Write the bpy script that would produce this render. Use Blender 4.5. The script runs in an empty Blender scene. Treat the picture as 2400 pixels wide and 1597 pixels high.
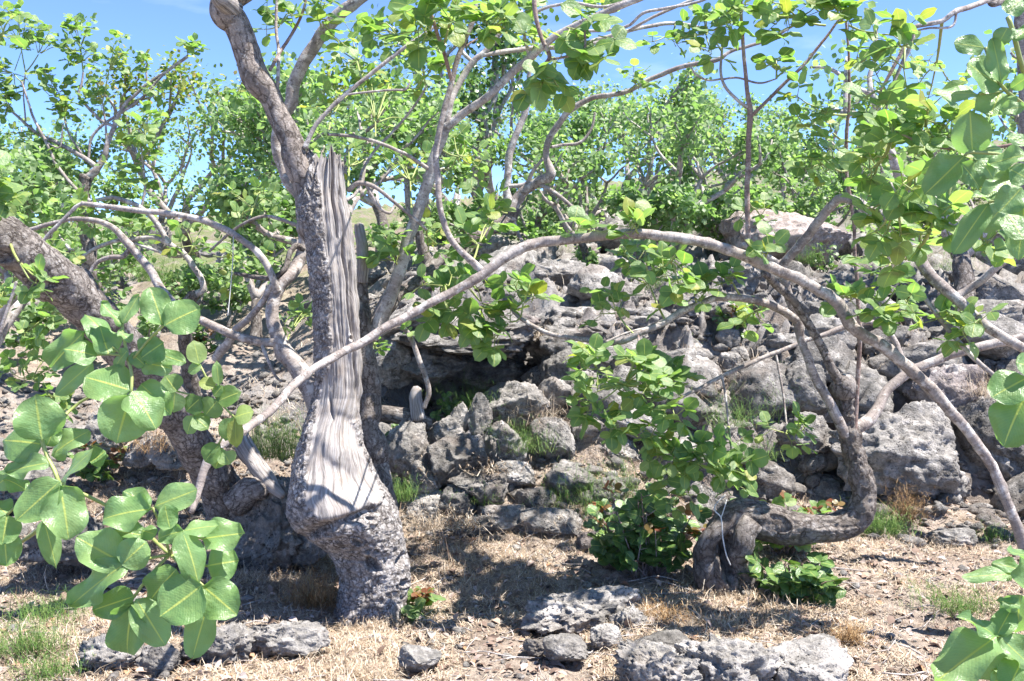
import bpy, math, random
import numpy as np
from mathutils import Vector, Matrix

R = math.radians
rng = np.random.default_rng(7)
random.seed(7)
scene = bpy.context.scene
col = scene.collection

# ------------------------------------------------------------------ camera
FPX = 2200.0                      # focal length in photograph pixels (2400 wide)
CAMZ = 1.5
PITCH = math.atan(108.5 / FPX)    # looking slightly down
CA, SA = math.cos(PITCH), math.sin(PITCH)
cam_data = bpy.data.cameras.new('camera')
cam_data.sensor_fit = 'HORIZONTAL'
cam_data.sensor_width = 36.0
cam_data.lens = 36.0 * FPX / 2400.0
cam_data.clip_start = 0.05
cam_data.clip_end = 3000.0
cam = bpy.data.objects.new('camera', cam_data)
cam.location = (0, 0, CAMZ)
cam.rotation_euler = (math.pi / 2 - PITCH, 0, 0)
col.objects.link(cam)
scene.camera = cam

# ------------------------------------------------------------------ light
SUN_EL, SUN_AZ = R(65), R(103)    # azimuth clockwise from +Y
sun_dir = Vector((math.sin(SUN_AZ) * math.cos(SUN_EL), math.cos(SUN_AZ) * math.cos(SUN_EL), math.sin(SUN_EL)))
world = bpy.data.worlds.new('World')
scene.world = world
world.use_nodes = True
wn, wl = world.node_tree.nodes, world.node_tree.links
wn.clear()
w_out = wn.new('ShaderNodeOutputWorld')
w_bg = wn.new('ShaderNodeBackground')
w_bg.inputs['Strength'].default_value = 0.122
w_sky = wn.new('ShaderNodeTexSky')
w_sky.sky_type = 'NISHITA'
w_sky.sun_disc = False
w_sky.sun_elevation = SUN_EL
w_sky.sun_rotation = SUN_AZ
w_sky.altitude = 4000
w_sky.air_density = 0.55
w_sky.dust_density = 0.0
w_sky.ozone_density = 5.0
# thin wisps of cirrus, the same all round the sky
w_tc = wn.new('ShaderNodeTexCoord')
w_map = wn.new('ShaderNodeMapping')
w_map.inputs['Scale'].default_value = (2.2, 2.2, 8.0)
w_map.inputs['Location'].default_value = (0.35, 0.1, 0.55)
w_noise = wn.new('ShaderNodeTexNoise')
w_noise.inputs['Scale'].default_value = 1.7
w_noise.inputs['Detail'].default_value = 6
w_noise.inputs['Roughness'].default_value = 0.55
w_ramp = wn.new('ShaderNodeValToRGB')
w_ramp.color_ramp.elements[0].position = 0.56
w_ramp.color_ramp.elements[1].position = 0.86
w_ramp.color_ramp.elements[1].color = (0.5, 0.5, 0.5, 1)
w_mix = wn.new('ShaderNodeMixRGB')
w_mix.inputs[2].default_value = (2.6, 2.9, 3.3, 1)
wl.new(w_tc.outputs['Generated'], w_map.inputs['Vector'])
wl.new(w_map.outputs['Vector'], w_noise.inputs['Vector'])
wl.new(w_noise.outputs['Fac'], w_ramp.inputs['Fac'])
wl.new(w_ramp.outputs['Color'], w_mix.inputs[0])
wl.new(w_sky.outputs['Color'], w_mix.inputs[1])
wl.new(w_mix.outputs['Color'], w_bg.inputs['Color'])
wl.new(w_bg.outputs['Background'], w_out.inputs['Surface'])

sun_data = bpy.data.lights.new('sun', 'SUN')
sun_data.energy = 3.3
sun_data.angle = R(0.53)
sun_data.color = (1.0, 0.955, 0.885)
sun = bpy.data.objects.new('sun', sun_data)
sun.rotation_euler = sun_dir.to_track_quat('Z', 'Y').to_euler()
sun.location = (6, -6, 14)
col.objects.link(sun)

vs = scene.view_settings
vs.view_transform = 'Standard'
vs.look = 'None'
vs.gamma = 1.0
vs.exposure = 2.2
vs.use_curve_mapping = False
scene.cycles.use_denoising = True
scene.cycles.max_bounces = 8
scene.cycles.transparent_max_bounces = 8

# ------------------------------------------------------------------ helpers
def P(px, py, d):
    x = (px - 1200.0) / FPX * d
    v = (798.5 - py) / FPX * d
    return np.array((x, d * CA + v * SA, CAMZ - d * SA + v * CA))

def to_px(p):
    p = np.asarray(p, float)
    y, z = p[..., 1], p[..., 2] - CAMZ
    d = y * CA - z * SA
    v = y * SA + z * CA
    return np.stack((1200 + p[..., 0] / d * FPX, 798.5 - v / d * FPX, d), -1)

def _hash(ix, iy, iz, seed):
    h = (ix * 374761393 + iy * 668265263 + iz * 2147483647 + seed * 1274126177) & 0xFFFFFFFF
    h = ((h ^ (h >> 13)) * 1274126177) & 0xFFFFFFFF
    h = ((h ^ (h >> 16)) * 2246822519) & 0xFFFFFFFF
    return ((h ^ (h >> 15)) & 0xFFFFFF) / float(0xFFFFFF)

def vnoise(p, seed=0):
    p = np.asarray(p, float)
    i = np.floor(p).astype(np.int64)
    f = p - i
    f = f * f * f * (f * (f * 6 - 15) + 10)
    r = 0
    for dx in (0, 1):
        wx = f[..., 0] if dx else 1 - f[..., 0]
        for dy in (0, 1):
            wy = f[..., 1] if dy else 1 - f[..., 1]
            for dz in (0, 1):
                wz = f[..., 2] if dz else 1 - f[..., 2]
                r = r + wx * wy * wz * _hash(i[..., 0] + dx, i[..., 1] + dy, i[..., 2] + dz, seed)
    return r * 2 - 1

def fbm(p, oct=4, seed=0, gain=0.5, ridged=False):
    p = np.asarray(p, float)
    a, r = 1.0, 0
    for k in range(oct):
        n = vnoise(p * (2.03 ** k) + 17.3 * k, seed + k)
        r = r + a * (1 - 2 * np.abs(n) if ridged else n)
        a *= gain
    return r

def sstep(a, b, x):
    t = np.clip((x - a) / (b - a), 0, 1)
    return t * t * (3 - 2 * t)

def mesh_data(name, V, Fc, uv=None, attrs=None, smooth=True):
    V = np.asarray(V, np.float32)
    Fc = np.asarray(Fc, np.int32)
    me = bpy.data.meshes.new(name)
    n, k = Fc.shape
    me.vertices.add(len(V)); me.vertices.foreach_set('co', V.ravel())
    me.loops.add(n * k); me.loops.foreach_set('vertex_index', Fc.ravel())
    me.polygons.add(n); me.polygons.foreach_set('loop_start', np.arange(0, n * k, k, dtype=np.int32))
    me.polygons.foreach_set('use_smooth', np.full(n, smooth))
    if uv is not None:
        l = me.uv_layers.new(name='UVMap')
        uv = np.asarray(uv, np.float32)
        l.data.foreach_set('uv', (uv[Fc.ravel()] if len(uv) == len(V) else uv).ravel())
    for an, av in (attrs or {}).items():
        a = me.attributes.new(an, 'FLOAT', 'POINT')
        a.data.foreach_set('value', np.asarray(av, np.float32).ravel())
    me.update(calc_edges=True)
    me.validate()
    return me

def tag(o, label=None, cat=None, group=None, kind=None):
    if label: o['label'] = label
    if cat: o['category'] = cat
    if group: o['group'] = group
    if kind: o['kind'] = kind
    return o

def link(name, me, mat, parent=None, loc=(0, 0, 0)):
    if mat is not None and not len(me.materials):
        me.materials.append(mat)
    o = bpy.data.objects.new(name, me)
    col.objects.link(o)
    o.location = loc
    if parent is not None:
        o.parent = parent
    return o

def mk(name, V, Fc, mat, parent=None, origin=None, **kw):
    """one mesh object from world-space vertices"""
    V = np.asarray(V, float)
    if parent is not None:
        b = np.array(root_loc(parent)); loc = (0, 0, 0)
    elif origin is not None:
        b = np.array(origin); loc = tuple(origin)
    else:
        b = np.zeros(3); loc = (0, 0, 0)
    return link(name, mesh_data(name, V - b, Fc, **kw), mat, parent, loc)

def root_loc(o):
    l = np.zeros(3)
    while o is not None:
        l = l + np.array(o.location); o = o.parent
    return l

def empty(name, loc, label, cat, group=None):
    o = bpy.data.objects.new(name, None)
    col.objects.link(o)
    o.location = tuple(loc)
    o.empty_display_size = 0.1
    return tag(o, label, cat, group)

def spline(pts, step):
    """Catmull-Rom through rows (x,y,z,r)"""
    pts = np.asarray(pts, float)
    if len(pts) == 2:
        pts = np.vstack((pts[0], (pts[0] + pts[1]) / 2, pts[1]))
    q = np.vstack((2 * pts[0] - pts[1], pts, 2 * pts[-1] - pts[-2]))
    out = []
    for i in range(1, len(q) - 2):
        p0, p1, p2, p3 = q[i - 1], q[i], q[i + 1], q[i + 2]
        L = np.linalg.norm(p2[:3] - p1[:3])
        n = max(2, int(math.ceil(L / step)))
        t = np.linspace(0, 1, n, endpoint=False)[:, None]
        out.append(0.5 * (2 * p1 + (p2 - p0) * t + (2 * p0 - 5 * p1 + 4 * p2 - p3) * t ** 2 + (3 * p1 - p0 - 3 * p2 + p3) * t ** 3))
    out.append(pts[-1:])
    r = np.vstack(out)
    r[:, 3] = np.maximum(r[:, 3], pts[:, 3].min() * 0.8)
    return r

def tube_geo(path, seg=10, rough=0.06, seed=0, nscale=None, knots=0):
    """path rows (x,y,z,r) -> V, F, uv(metres)"""
    p, r = path[:, :3], path[:, 3]
    n = len(p)
    tan = np.gradient(p, axis=0)
    tan /= np.linalg.norm(tan, axis=1, keepdims=True) + 1e-9
    ref = np.array((0.0, -1.0, 0.05))
    if abs(tan[0] @ ref) > 0.9: ref = np.array((1.0, 0, 0))
    nrm = np.zeros((n, 3))
    v = ref - tan[0] * (tan[0] @ ref); v /= np.linalg.norm(v)
    for i in range(n):
        v = v - tan[i] * (tan[i] @ v); v /= np.linalg.norm(v) + 1e-9
        nrm[i] = v
    bi = np.cross(tan, nrm)
    s = np.concatenate(([0], np.cumsum(np.linalg.norm(np.diff(p, axis=0), axis=1))))
    th = np.linspace(0, 2 * np.pi, seg, endpoint=False)
    rr = r[:, None] * np.ones(seg)[None]
    if rough:
        rm = float(np.mean(r))
        sc = nscale or 0.55 / rm
        base = p[:, None] + rr[..., None] * (np.cos(th)[None, :, None] * nrm[:, None] + np.sin(th)[None, :, None] * bi[:, None])
        rr = rr * (1 + rough * fbm(base * sc, 3, seed))
    if knots:
        kr = np.random.default_rng(seed + 5)
        for _ in range(knots):
            ks, kt = kr.uniform(0, s[-1]), kr.uniform(0, 2 * np.pi)
            rk = np.interp(ks, s, r)
            dd = ((s[:, None] - ks) / (rk * 0.7)) ** 2 + ((np.angle(np.exp(1j * (th[None] - kt)))) / 0.6) ** 2
            rr = rr + rk * kr.uniform(0.12, 0.3) * np.exp(-dd)
    V = p[:, None] + rr[..., None] * (np.cos(th)[None, :, None] * nrm[:, None] + np.sin(th)[None, :, None] * bi[:, None])
    V = V.reshape(-1, 3)
    i, j = np.meshgrid(np.arange(n - 1), np.arange(seg), indexing='ij')
    a = i * seg + j; b = i * seg + (j + 1) % seg
    Fc = np.stack((a, b, b + seg, a + seg), -1).reshape(-1, 4)
    # end caps (fans as quads with a repeated centre would be degenerate: use centre + pairs)
    c0, c1 = len(V), len(V) + 1
    V = np.vstack((V, p[0] - tan[0] * r[0] * 0.25, p[-1] + tan[-1] * r[-1] * 0.35))
    caps = []
    for j in range(0, seg, 2):
        caps.append((c0, (j + 2) % seg, (j + 1) % seg, j))
        o = (n - 1) * seg
        caps.append((c1, o + j, o + (j + 1) % seg, o + (j + 2) % seg))
    Fc = np.vstack((Fc, caps))
    uv = np.zeros((len(V), 2))
    uv[:n * seg, 0] = (rr * np.where(th > np.pi, 2 * np.pi - th, th)[None]).ravel()
    uv[:n * seg, 1] = np.repeat(s, seg)
    uv[c1, 1] = s[-1]
    return V, Fc, uv

def px_path(rows, step):
    """rows (px,py,depth,width_px) -> smooth 3-D path with radius"""
    q = []
    for px, py, d, w in rows:
        q.append((*P(px, py, d), w * 0.5 / FPX * d))
    return spline(q, step)

def limb(name, rows, mat, parent, seg=12, rough=0.07, step=None, seed=None, knots=None, dead=0.0):
    slim = 0.80 if name in ('branch', 'shoot') else (0.80 if len(rows) > 25 else 1.0)
    rows = [(a_, b_, c_, w_ * slim) for a_, b_, c_, w_ in rows]
    q = px_path(rows, step or max(0.008, 0.35 * np.mean([r[3] for r in rows]) / FPX * rows[0][2]))
    L = np.sum(np.linalg.norm(np.diff(q[:, :3], axis=0), axis=1))
    seed = seed if seed is not None else int(rows[0][0] * 7 + rows[0][1])
    # slight natural crookedness
    wob = q[:, 3].mean() * (0.08 if dead else 0.35)
    q[:, :3] += np.stack([vnoise(np.stack((np.linspace(0, L * 9, len(q)), np.full(len(q), 3.1 * k), np.full(len(q), seed * .37)), -1), k) for k in range(3)], -1) * wob
    V, Fc, uv = tube_geo(q, seg, rough, seed, knots=int(L * 5) if knots is None else knots)
    return mk(name, V, Fc, mat, parent, uv=uv, attrs={'wood': np.full(len(V), dead)}), q

def join_geo(parts):
    Vs, Fs, Us, o = [], [], [], 0
    for V, Fc, uv in parts:
        Vs.append(V); Fs.append(Fc + o); Us.append(uv); o += len(V)
    return np.vstack(Vs), np.vstack(Fs), np.vstack(Us)

# ------------------------------------------------------------------ materials
def new_mat(name):
    m = bpy.data.materials.new(name); m.use_nodes = True
    nt = m.node_tree; nt.nodes.clear()
    out = nt.nodes.new('ShaderNodeOutputMaterial')
    b = nt.nodes.new('ShaderNodeBsdfPrincipled')
    nt.links.new(b.outputs[0], out.inputs['Surface'])
    return m, nt, b, out

class NT:
    def __init__(s, nt): s.nt = nt
    def n(s, t, **kw):
        x = s.nt.nodes.new(t)
        for k, v in kw.items():
            if k.startswith('_'): setattr(x, k[1:], v)
            else:
                x.inputs[int(k[1:]) if k[0] == 'i' and k[1:].isdigit() else k.replace('__', ' ')].default_value = v
        return x
    def l(s, a, b): s.nt.links.new(a, b)
    def noise(s, vec, scale, detail=4, rough=0.55, dist=0.0):
        x = s.n('ShaderNodeTexNoise'); x.inputs['Scale'].default_value = scale
        x.inputs['Detail'].default_value = detail; x.inputs['Roughness'].default_value = rough
        x.inputs['Distortion'].default_value = dist
        if vec is not None: s.l(vec, x.inputs['Vector'])
        return x.outputs['Fac']
    def voro(s, vec, scale, feature='F1', rand=1.0):
        x = s.n('ShaderNodeTexVoronoi'); x.feature = feature; x.inputs['Scale'].default_value = scale
        x.inputs['Randomness'].default_value = rand
        if vec is not None: s.l(vec, x.inputs['Vector'])
        return x.outputs['Distance']
    def ramp(s, fac, stops, interp='LINEAR'):
        x = s.n('ShaderNodeValToRGB'); cr = x.color_ramp; cr.interpolation = interp
        while len(cr.elements) < len(stops): cr.elements.new(0.5)
        for e, (p, c) in zip(cr.elements, stops):
            e.position = p; e.color = (*c, 1) if hasattr(c, '__len__') else (c, c, c, 1)
        s.l(fac, x.inputs['Fac'])
        return x.outputs['Color']
    def mix(s, fac, a, b, mode='MIX'):
        x = s.n('ShaderNodeMixRGB'); x.blend_type = mode
        for sock, v in ((x.inputs[0], fac), (x.inputs[1], a), (x.inputs[2], b)):
            if hasattr(v, 'is_linked') or hasattr(v, 'links'): s.l(v, sock)
            elif hasattr(v, '__len__'): sock.default_value = (*v, 1)
            else: sock.default_value = v if sock.type == 'VALUE' else (v, v, v, 1)
        return x.outputs[0]
    def math(s, op, a, b=0.0, c=None):
        x = s.n('ShaderNodeMath'); x.operation = op
        for sock, v in zip(x.inputs, (a, b, c)):
            if v is None: continue
            if hasattr(v, 'links'): s.l(v, sock)
            else: sock.default_value = v
        return x.outputs[0]
    def mapping(s, vec, scale, loc=(0, 0, 0)):
        x = s.n('ShaderNodeMapping'); x.inputs['Scale'].default_value = scale; x.inputs['Location'].default_value = loc
        s.l(vec, x.inputs['Vector']); return x.outputs[0]
    def bump(s, h, strength, dist, normal=None):
        x = s.n('ShaderNodeBump'); x.inputs['Strength'].default_value = strength; x.inputs['Distance'].default_value = dist
        s.l(h, x.inputs['Height'])
        if normal is not None: s.l(normal, x.inputs['Normal'])
        return x.outputs[0]
    def pos(s): return s.n('ShaderNodeNewGeometry').outputs['Position']
    def uv(s): return s.n('ShaderNodeTexCoord').outputs['UV']
    def attr(s, name):
        x = s.n('ShaderNodeAttribute'); x.attribute_name = name; return x.outputs['Fac']

def mat_bark(name, base=(0.30, 0.265, 0.245), dark=(0.07, 0.055, 0.048), pale=(0.50, 0.47, 0.45), plate=38.0, stretch=0.55, crack=0.10, strength=0.9, lich=0.54):
    m, nt, b, _ = new_mat(name); T = NT(nt)
    uv, pos = T.uv(), T.pos()
    wob = T.n('ShaderNodeVectorMath'); wob.operation = 'MULTIPLY_ADD'
    nz = T.n('ShaderNodeTexNoise'); nz.inputs['Scale'].default_value = 30; nz.inputs['Detail'].default_value = 5; nz.inputs['Roughness'].default_value = 0.7; T.l(pos, nz.inputs['Vector'])
    T.l(nz.outputs['Color'], wob.inputs[0]); wob.inputs[1].default_value = (0.05, 0.05, 0.05); T.l(uv, wob.inputs[2])
    st = T.mapping(wob.outputs[0], (1.0, stretch, 1.0))
    edge = T.voro(st, plate, 'DISTANCE_TO_EDGE')
    cr = T.ramp(edge, [(0.0, 0.0), (crack, 0.75), (crack * 2.5, 1.0)])
    cvis = T.ramp(T.noise(pos, 21, 4, 0.65), [(0.36, 0.80), (0.56, 0.05)])
    cr = T.mix(1.0, cr, cvis, 'LIGHTEN')
    edge2 = T.voro(st, plate * 2.7, 'DISTANCE_TO_EDGE')
    cr2 = T.ramp(edge2, [(0.0, 0.45), (0.16, 1.0)])
    big = T.noise(pos, 5.5, 5, 0.6)
    fine = T.noise(pos, 120, 4, 0.65)
    colr = T.ramp(big, [(0.32, tuple(0.62 * c for c in base)), (0.52, base), (0.72, tuple(0.5 * (p + q) for p, q in zip(base, pale)))])
    spots = T.ramp(T.noise(pos, 26, 5, 0.7), [(lich, 0.0), (lich + 0.12, 0.8)])
    colr = T.mix(spots, colr, pale)
    colr = T.mix(0.55, colr, T.ramp(fine, [(0.3, 0.55), (0.7, 1.25)]), 'MULTIPLY')
    colr = T.mix(cr, dark, colr)
    colr = T.mix(cr2, T.mix(0.45, colr, dark), colr)
    # exposed silvery wood where the bark has gone
    warp = T.n('ShaderNodeVectorMath'); warp.operation = 'MULTIPLY_ADD'
    nw = T.n('ShaderNodeTexNoise'); nw.inputs['Scale'].default_value = 7.0; nw.inputs['Detail'].default_value = 4; T.l(pos, nw.inputs['Vector'])
    T.l(nw.outputs['Color'], warp.inputs[0]); warp.inputs[1].default_value = (0.045, 0.0, 0.0); T.l(uv, warp.inputs[2])
    uvw = warp.outputs[0]
    wv = T.mapping(uvw, (1.0, 0.035, 1.0))
    g1 = T.noise(wv, 130, 6, 0.65, 0.15)
    g2 = T.noise(T.mapping(uvw, (1.0, 0.07, 1.0), (3.1, 0.7, 0)), 42, 4, 0.6, 0.25)
    wcol = T.ramp(g1, [(0.30, (0.085, 0.074, 0.068)), (0.42, (0.22, 0.20, 0.19)), (0.56, (0.37, 0.345, 0.33)), (0.78, (0.50, 0.475, 0.46))])
    wcol = T.mix(0.5, wcol, T.ramp(g2, [(0.35, (0.62, 0.56, 0.52)), (0.6, (1.08, 1.08, 1.1))]), 'MULTIPLY')
    wsplit = T.ramp(T.noise(T.mapping(uvw, (1.0, 0.02, 1.0), (7.7, 1.7, 0)), 62, 3, 0.5, 0.1), [(0.30, 0.0), (0.345, 1.0)])
    wcol = T.mix(wsplit, (0.055, 0.045, 0.04), wcol)
    wcol = T.mix(T.ramp(T.noise(pos, 9, 5, 0.65), [(0.50, 0.0), (0.68, 0.55)]), wcol, (0.20, 0.155, 0.125))
    mask = T.ramp(T.math('ADD', T.attr('wood'), T.math('MULTIPLY', T.math('SUBTRACT', fine, 0.5), 0.3)), [(0.42, 0.0), (0.58, 1.0)])
    T.l(T.mix(mask, colr, wcol), b.inputs['Base Color'])
    hb = T.math('ADD', T.math('MULTIPLY', cr, 0.6), T.math('ADD', T.math('MULTIPLY', fine, 0.35), T.math('MULTIPLY', cr2, 0.25)))
    hw = T.math('ADD', T.math('MULTIPLY', g1, 0.55), T.math('MULTIPLY', wsplit, 0.5))
    hm = T.mix(mask, hb, hw)
    T.l(T.bump(hm, strength, 0.012), b.inputs['Normal'])
    b.inputs['Roughness'].default_value = 0.9
    b.inputs['Specular IOR Level'].default_value = 0.2
    return m

def mat_smooth_bark(name, base, dark, pale):
    m, nt, b, _ = new_mat(name); T = NT(nt)
    uv, pos = T.uv(), T.pos()
    big = T.noise(pos, 7, 4, 0.6)
    colr = T.ramp(big, [(0.3, tuple(0.7 * c for c in base)), (0.5, base), (0.7, tuple(0.45 * p + 0.55 * q for p, q in zip(pale, base)))])
    ring = T.noise(T.mapping(uv, (0.25, 1.0, 1.0)), 110, 4, 0.6)
    colr = T.mix(0.55, colr, T.ramp(ring, [(0.32, 0.55), (0.62, 1.2)]), 'MULTIPLY')
    spk = T.ramp(T.voro(pos, 95, 'F1'), [(0.16, 1.0), (0.26, 0.0)])
    spm = T.ramp(T.noise(pos, 14, 3, 0.6), [(0.48, 0.0), (0.6, 0.85)])
    colr = T.mix(T.math('MULTIPLY', spk, spm), colr, pale)
    blot = T.ramp(T.noise(pos, 30, 6, 0.75), [(0.38, 0.85), (0.47, 0.0)])
    colr = T.mix(blot, colr, dark)
    lic = T.ramp(T.noise(T.mapping(pos, (1, 1, 1), (3, 8, 1)), 17, 7, 0.75), [(0.53, 0.0), (0.60, 0.8)])
    colr = T.mix(lic, colr, pale)
    fis = T.ramp(T.noise(T.mapping(uv, (1.0, 0.12, 1.0)), 90, 4, 0.6, 0.3), [(0.30, 0.75), (0.39, 0.0)])
    colr = T.mix(fis, colr, dark)
    T.l(colr, b.inputs['Base Color'])
    h = T.math('ADD', T.math('MULTIPLY', ring, 0.5), T.math('MULTIPLY', T.noise(pos, 160, 3, 0.7), 0.5))
    T.l(T.bump(h, 0.7, 0.006), b.inputs['Normal'])
    b.inputs['Roughness'].default_value = 0.85
    b.inputs['Specular IOR Level'].default_value = 0.2
    return m

def mat_rock(name, tint=(1, 1, 1), red=0.0):
    m, nt, b, _ = new_mat(name); T = NT(nt)
    pos = T.pos()
    oi = T.n('ShaderNodeObjectInfo').outputs['Random']
    big = T.noise(pos, 2.1, 6, 0.62, 0.3)
    mid = T.noise(pos, 11, 6, 0.68)
    fine = T.noise(pos, 60, 5, 0.72)
    c = T.ramp(mid, [(0.28, tuple(0.075 * t for t in tint)), (0.45, tuple(0.20 * t for t in tint)), (0.6, tuple(0.30 * t for t in tint)), (0.78, tuple(0.40 * t for t in tint))])
    c = T.mix(T.ramp(big, [(0.50 - red, 0.0), (0.70 - red * 0.6, 0.6)]), c, (0.215, 0.165, 0.135))
    lich = T.ramp(T.noise(T.mapping(pos, (1, 1, 1), (5, 2, 9)), 6.5, 8, 0.75), [(0.53, 0.0), (0.62, 0.8)])
    c = T.mix(lich, c, (0.52, 0.485, 0.46))
    yel = T.ramp(T.noise(T.mapping(pos, (1, 1, 1), (1, 7, 3)), 17, 4, 0.6), [(0.70, 0.0), (0.735, 0.6)])
    c = T.mix(yel, c, (0.46, 0.40, 0.22))
    c = T.mix(0.7, c, T.ramp(fine, [(0.28, 0.40), (0.5, 0.95), (0.72, 1.35)]), 'MULTIPLY')
    pits = T.ramp(T.voro(pos, 58, 'F1'), [(0.12, 0.0), (0.34, 1.0)])
    pm = T.ramp(T.noise(pos, 8, 3), [(0.42, 1.0), (0.6, 0.0)])
    pits = T.mix(pm, pits, 1.0, 'LIGHTEN')
    c = T.mix(T.math('MULTIPLY', T.math('SUBTRACT', 1.0, pits), 0.7), c, (0.06, 0.05, 0.047))
    v = T.math('ADD', 0.62, T.math('MULTIPLY', oi, 0.45))
    c = T.mix(1.0, c, v, 'MULTIPLY')
    T.l(c, b.inputs['Base Color'])
    h = T.math('ADD', T.math('MULTIPLY', mid, 0.9), T.math('ADD', T.math('MULTIPLY', fine, 0.5), T.math('MULTIPLY', pits, 0.35)))
    T.l(T.bump(h, 1.0, 0.03), b.inputs['Normal'])
    b.inputs['Roughness'].default_value = 0.95
    b.inputs['Specular IOR Level'].default_value = 0.15
    return m

def mat_soil(name):
    m, nt, b, _ = new_mat(name); T = NT(nt)
    pos = T.pos()
    big = T.noise(pos, 1.3, 6, 0.65, 0.4)
    mid = T.noise(pos, 14, 6, 0.7)
    fine = T.noise(pos, 110, 5, 0.75)
    c = T.ramp(big, [(0.3, (0.23, 0.18, 0.145)), (0.5, (0.35, 0.285, 0.235)), (0.68, (0.44, 0.375, 0.32))])
    c = T.mix(T.ramp(mid, [(0.38, 0.7), (0.52, 0.0)]), c, (0.115, 0.082, 0.065))
    peb = T.ramp(T.voro(pos, 55, 'F1'), [(0.18, 1.0), (0.3, 0.0)])
    c = T.mix(T.math('MULTIPLY', peb, 0.6), c, (0.36, 0.33, 0.31))
    c = T.mix(0.75, c, T.ramp(fine, [(0.28, 0.45), (0.5, 1.0), (0.72, 1.45)]), 'MULTIPLY')
    # farther up the hill: grey lava with scrub
    rockc = T.ramp(T.noise(pos, 4.5, 9, 0.74), [(0.3, (0.075, 0.066, 0.062)), (0.46, (0.22, 0.20, 0.19)), (0.64, (0.36, 0.34, 0.325))])
    far = T.n('ShaderNodeSeparateXYZ'); T.l(pos, far.inputs[0])
    side = T.ramp(T.math('ADD', T.math('MULTIPLY', far.outputs['X'], 0.25), 0.75), [(0.3, 0.0), (0.55, 0.22)])
    rk = T.ramp(T.math('ADD', T.noise(pos, 0.8, 6, 0.65), side), [(0.46, 0.0), (0.60, 1.0)])
    farm = T.ramp(T.math('DIVIDE', far.outputs['Y'], 40.0), [(0.152, 0.0), (0.168, 1.0)])
    c = T.mix(T.math('MULTIPLY', farm, rk), c, rockc)
    c = T.mix(T.ramp(T.math('DIVIDE', far.outputs['Y'], 100.0), [(0.1, 0.0), (0.3, 0.6)]), c, (0.15, 0.115, 0.09))
    scrub = T.ramp(T.noise(T.mapping(pos, (1, 1, 1), (4, 4, 4)), 0.9, 8, 0.75), [(0.42, 0.0), (0.56, 0.9)])
    farm2 = T.ramp(T.math('DIVIDE', far.outputs['Y'], 100.0), [(0.09, 0.0), (0.2, 1.0)])
    c = T.mix(T.math('MULTIPLY', farm2, scrub), c, (0.12, 0.155, 0.055))
    T.l(c, b.inputs['Base Color'])
    h = T.math('ADD', T.math('MULTIPLY', mid, 0.8), T.math('ADD', T.math('MULTIPLY', fine, 0.6), T.math('MULTIPLY', peb, 0.4)))
    T.l(T.bump(h, 1.0, 0.025), b.inputs['Normal'])
    b.inputs['Roughness'].default_value = 0.95
    b.inputs['Specular IOR Level'].default_value = 0.1
    return m

def mat_leaf(name, stops, veins=True, trans=0.46, rough=0.43, rib=(0.42, 0.46, 0.12)):
    m, nt, b, out = new_mat(name); T = NT(nt)
    oi = T.n('ShaderNodeObjectInfo').outputs['Random']
    rnd = T.math('FRACT', T.math('ADD', T.attr('rnd'), oi))
    c = T.ramp(rnd, stops)
    pos = T.pos()
    c = T.mix(0.5, c, T.ramp(T.noise(pos, 22, 3, 0.6), [(0.3, 0.75), (0.7, 1.2)]), 'MULTIPLY')
    if veins:
        sep = T.n('ShaderNodeSeparateXYZ'); T.l(T.uv(), sep.inputs[0])
        au = T.math('ABSOLUTE', T.math('SUBTRACT', sep.outputs[0], 0.5))
        ribm = T.ramp(au, [(0.012, 1.0), (0.03, 0.0)])
        ph = T.math('SUBTRACT', T.math('MULTIPLY', sep.outputs[1], 17.0), T.math('MULTIPLY', au, 11.0))
        sv = T.math('POWER', T.math('ABSOLUTE', T.math('SINE', T.math('MULTIPLY', ph, math.pi))), 0.35)
        svm = T.math('SUBTRACT', 1.0, sv)
        c = T.mix(T.math('MULTIPLY', svm, 0.10), c, rib)
        c = T.mix(T.math('MULTIPLY', ribm, 0.85), c, rib)
        hb = T.math('ADD', T.math('MULTIPLY', sv, 0.14), T.math('MULTIPLY', T.noise(T.mapping(T.uv(), (1, 1, 1)), 7, 3), 1.4))
        spv = T.n('ShaderNodeVectorMath'); spv.operation = 'ADD'; T.l(T.uv(), spv.inputs[0])
        cmb = T.n('ShaderNodeCombineXYZ'); T.l(T.math('MULTIPLY', rnd, 31.0), cmb.inputs[0]); T.l(T.math('MULTIPLY', rnd, 17.0), cmb.inputs[1]); T.l(cmb.outputs[0], spv.inputs[1])
        spot = T.ramp(T.noise(spv.outputs[0], 9, 4, 0.6), [(0.70, 0.0), (0.74, 0.7)])
        c = T.mix(spot, c, (0.20, 0.17, 0.06))
        c = T.mix(T.ramp(T.noise(spv.outputs[0], 2.2, 3, 0.5), [(0.4, 0.0), (0.7, 0.35)]), c, (0.24, 0.31, 0.10))
        T.l(T.bump(hb, 0.35, 0.006), b.inputs['Normal'])
    T.l(c, b.inputs['Base Color'])
    b.inputs['Roughness'].default_value = rough
    b.inputs['Specular IOR Level'].default_value = 0.5
    tr = T.n('ShaderNodeBsdfTranslucent')
    T.l(T.mix(1.0, c, (1.75, 2.0, 1.0), 'MULTIPLY'), tr.inputs['Color'])
    mx = T.n('ShaderNodeMixShader'); mx.inputs[0].default_value = trans
    T.l(b.outputs[0], mx.inputs[1]); T.l(tr.outputs[0], mx.inputs[2]); T.l(mx.outputs[0], out.inputs['Surface'])
    return m

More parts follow.
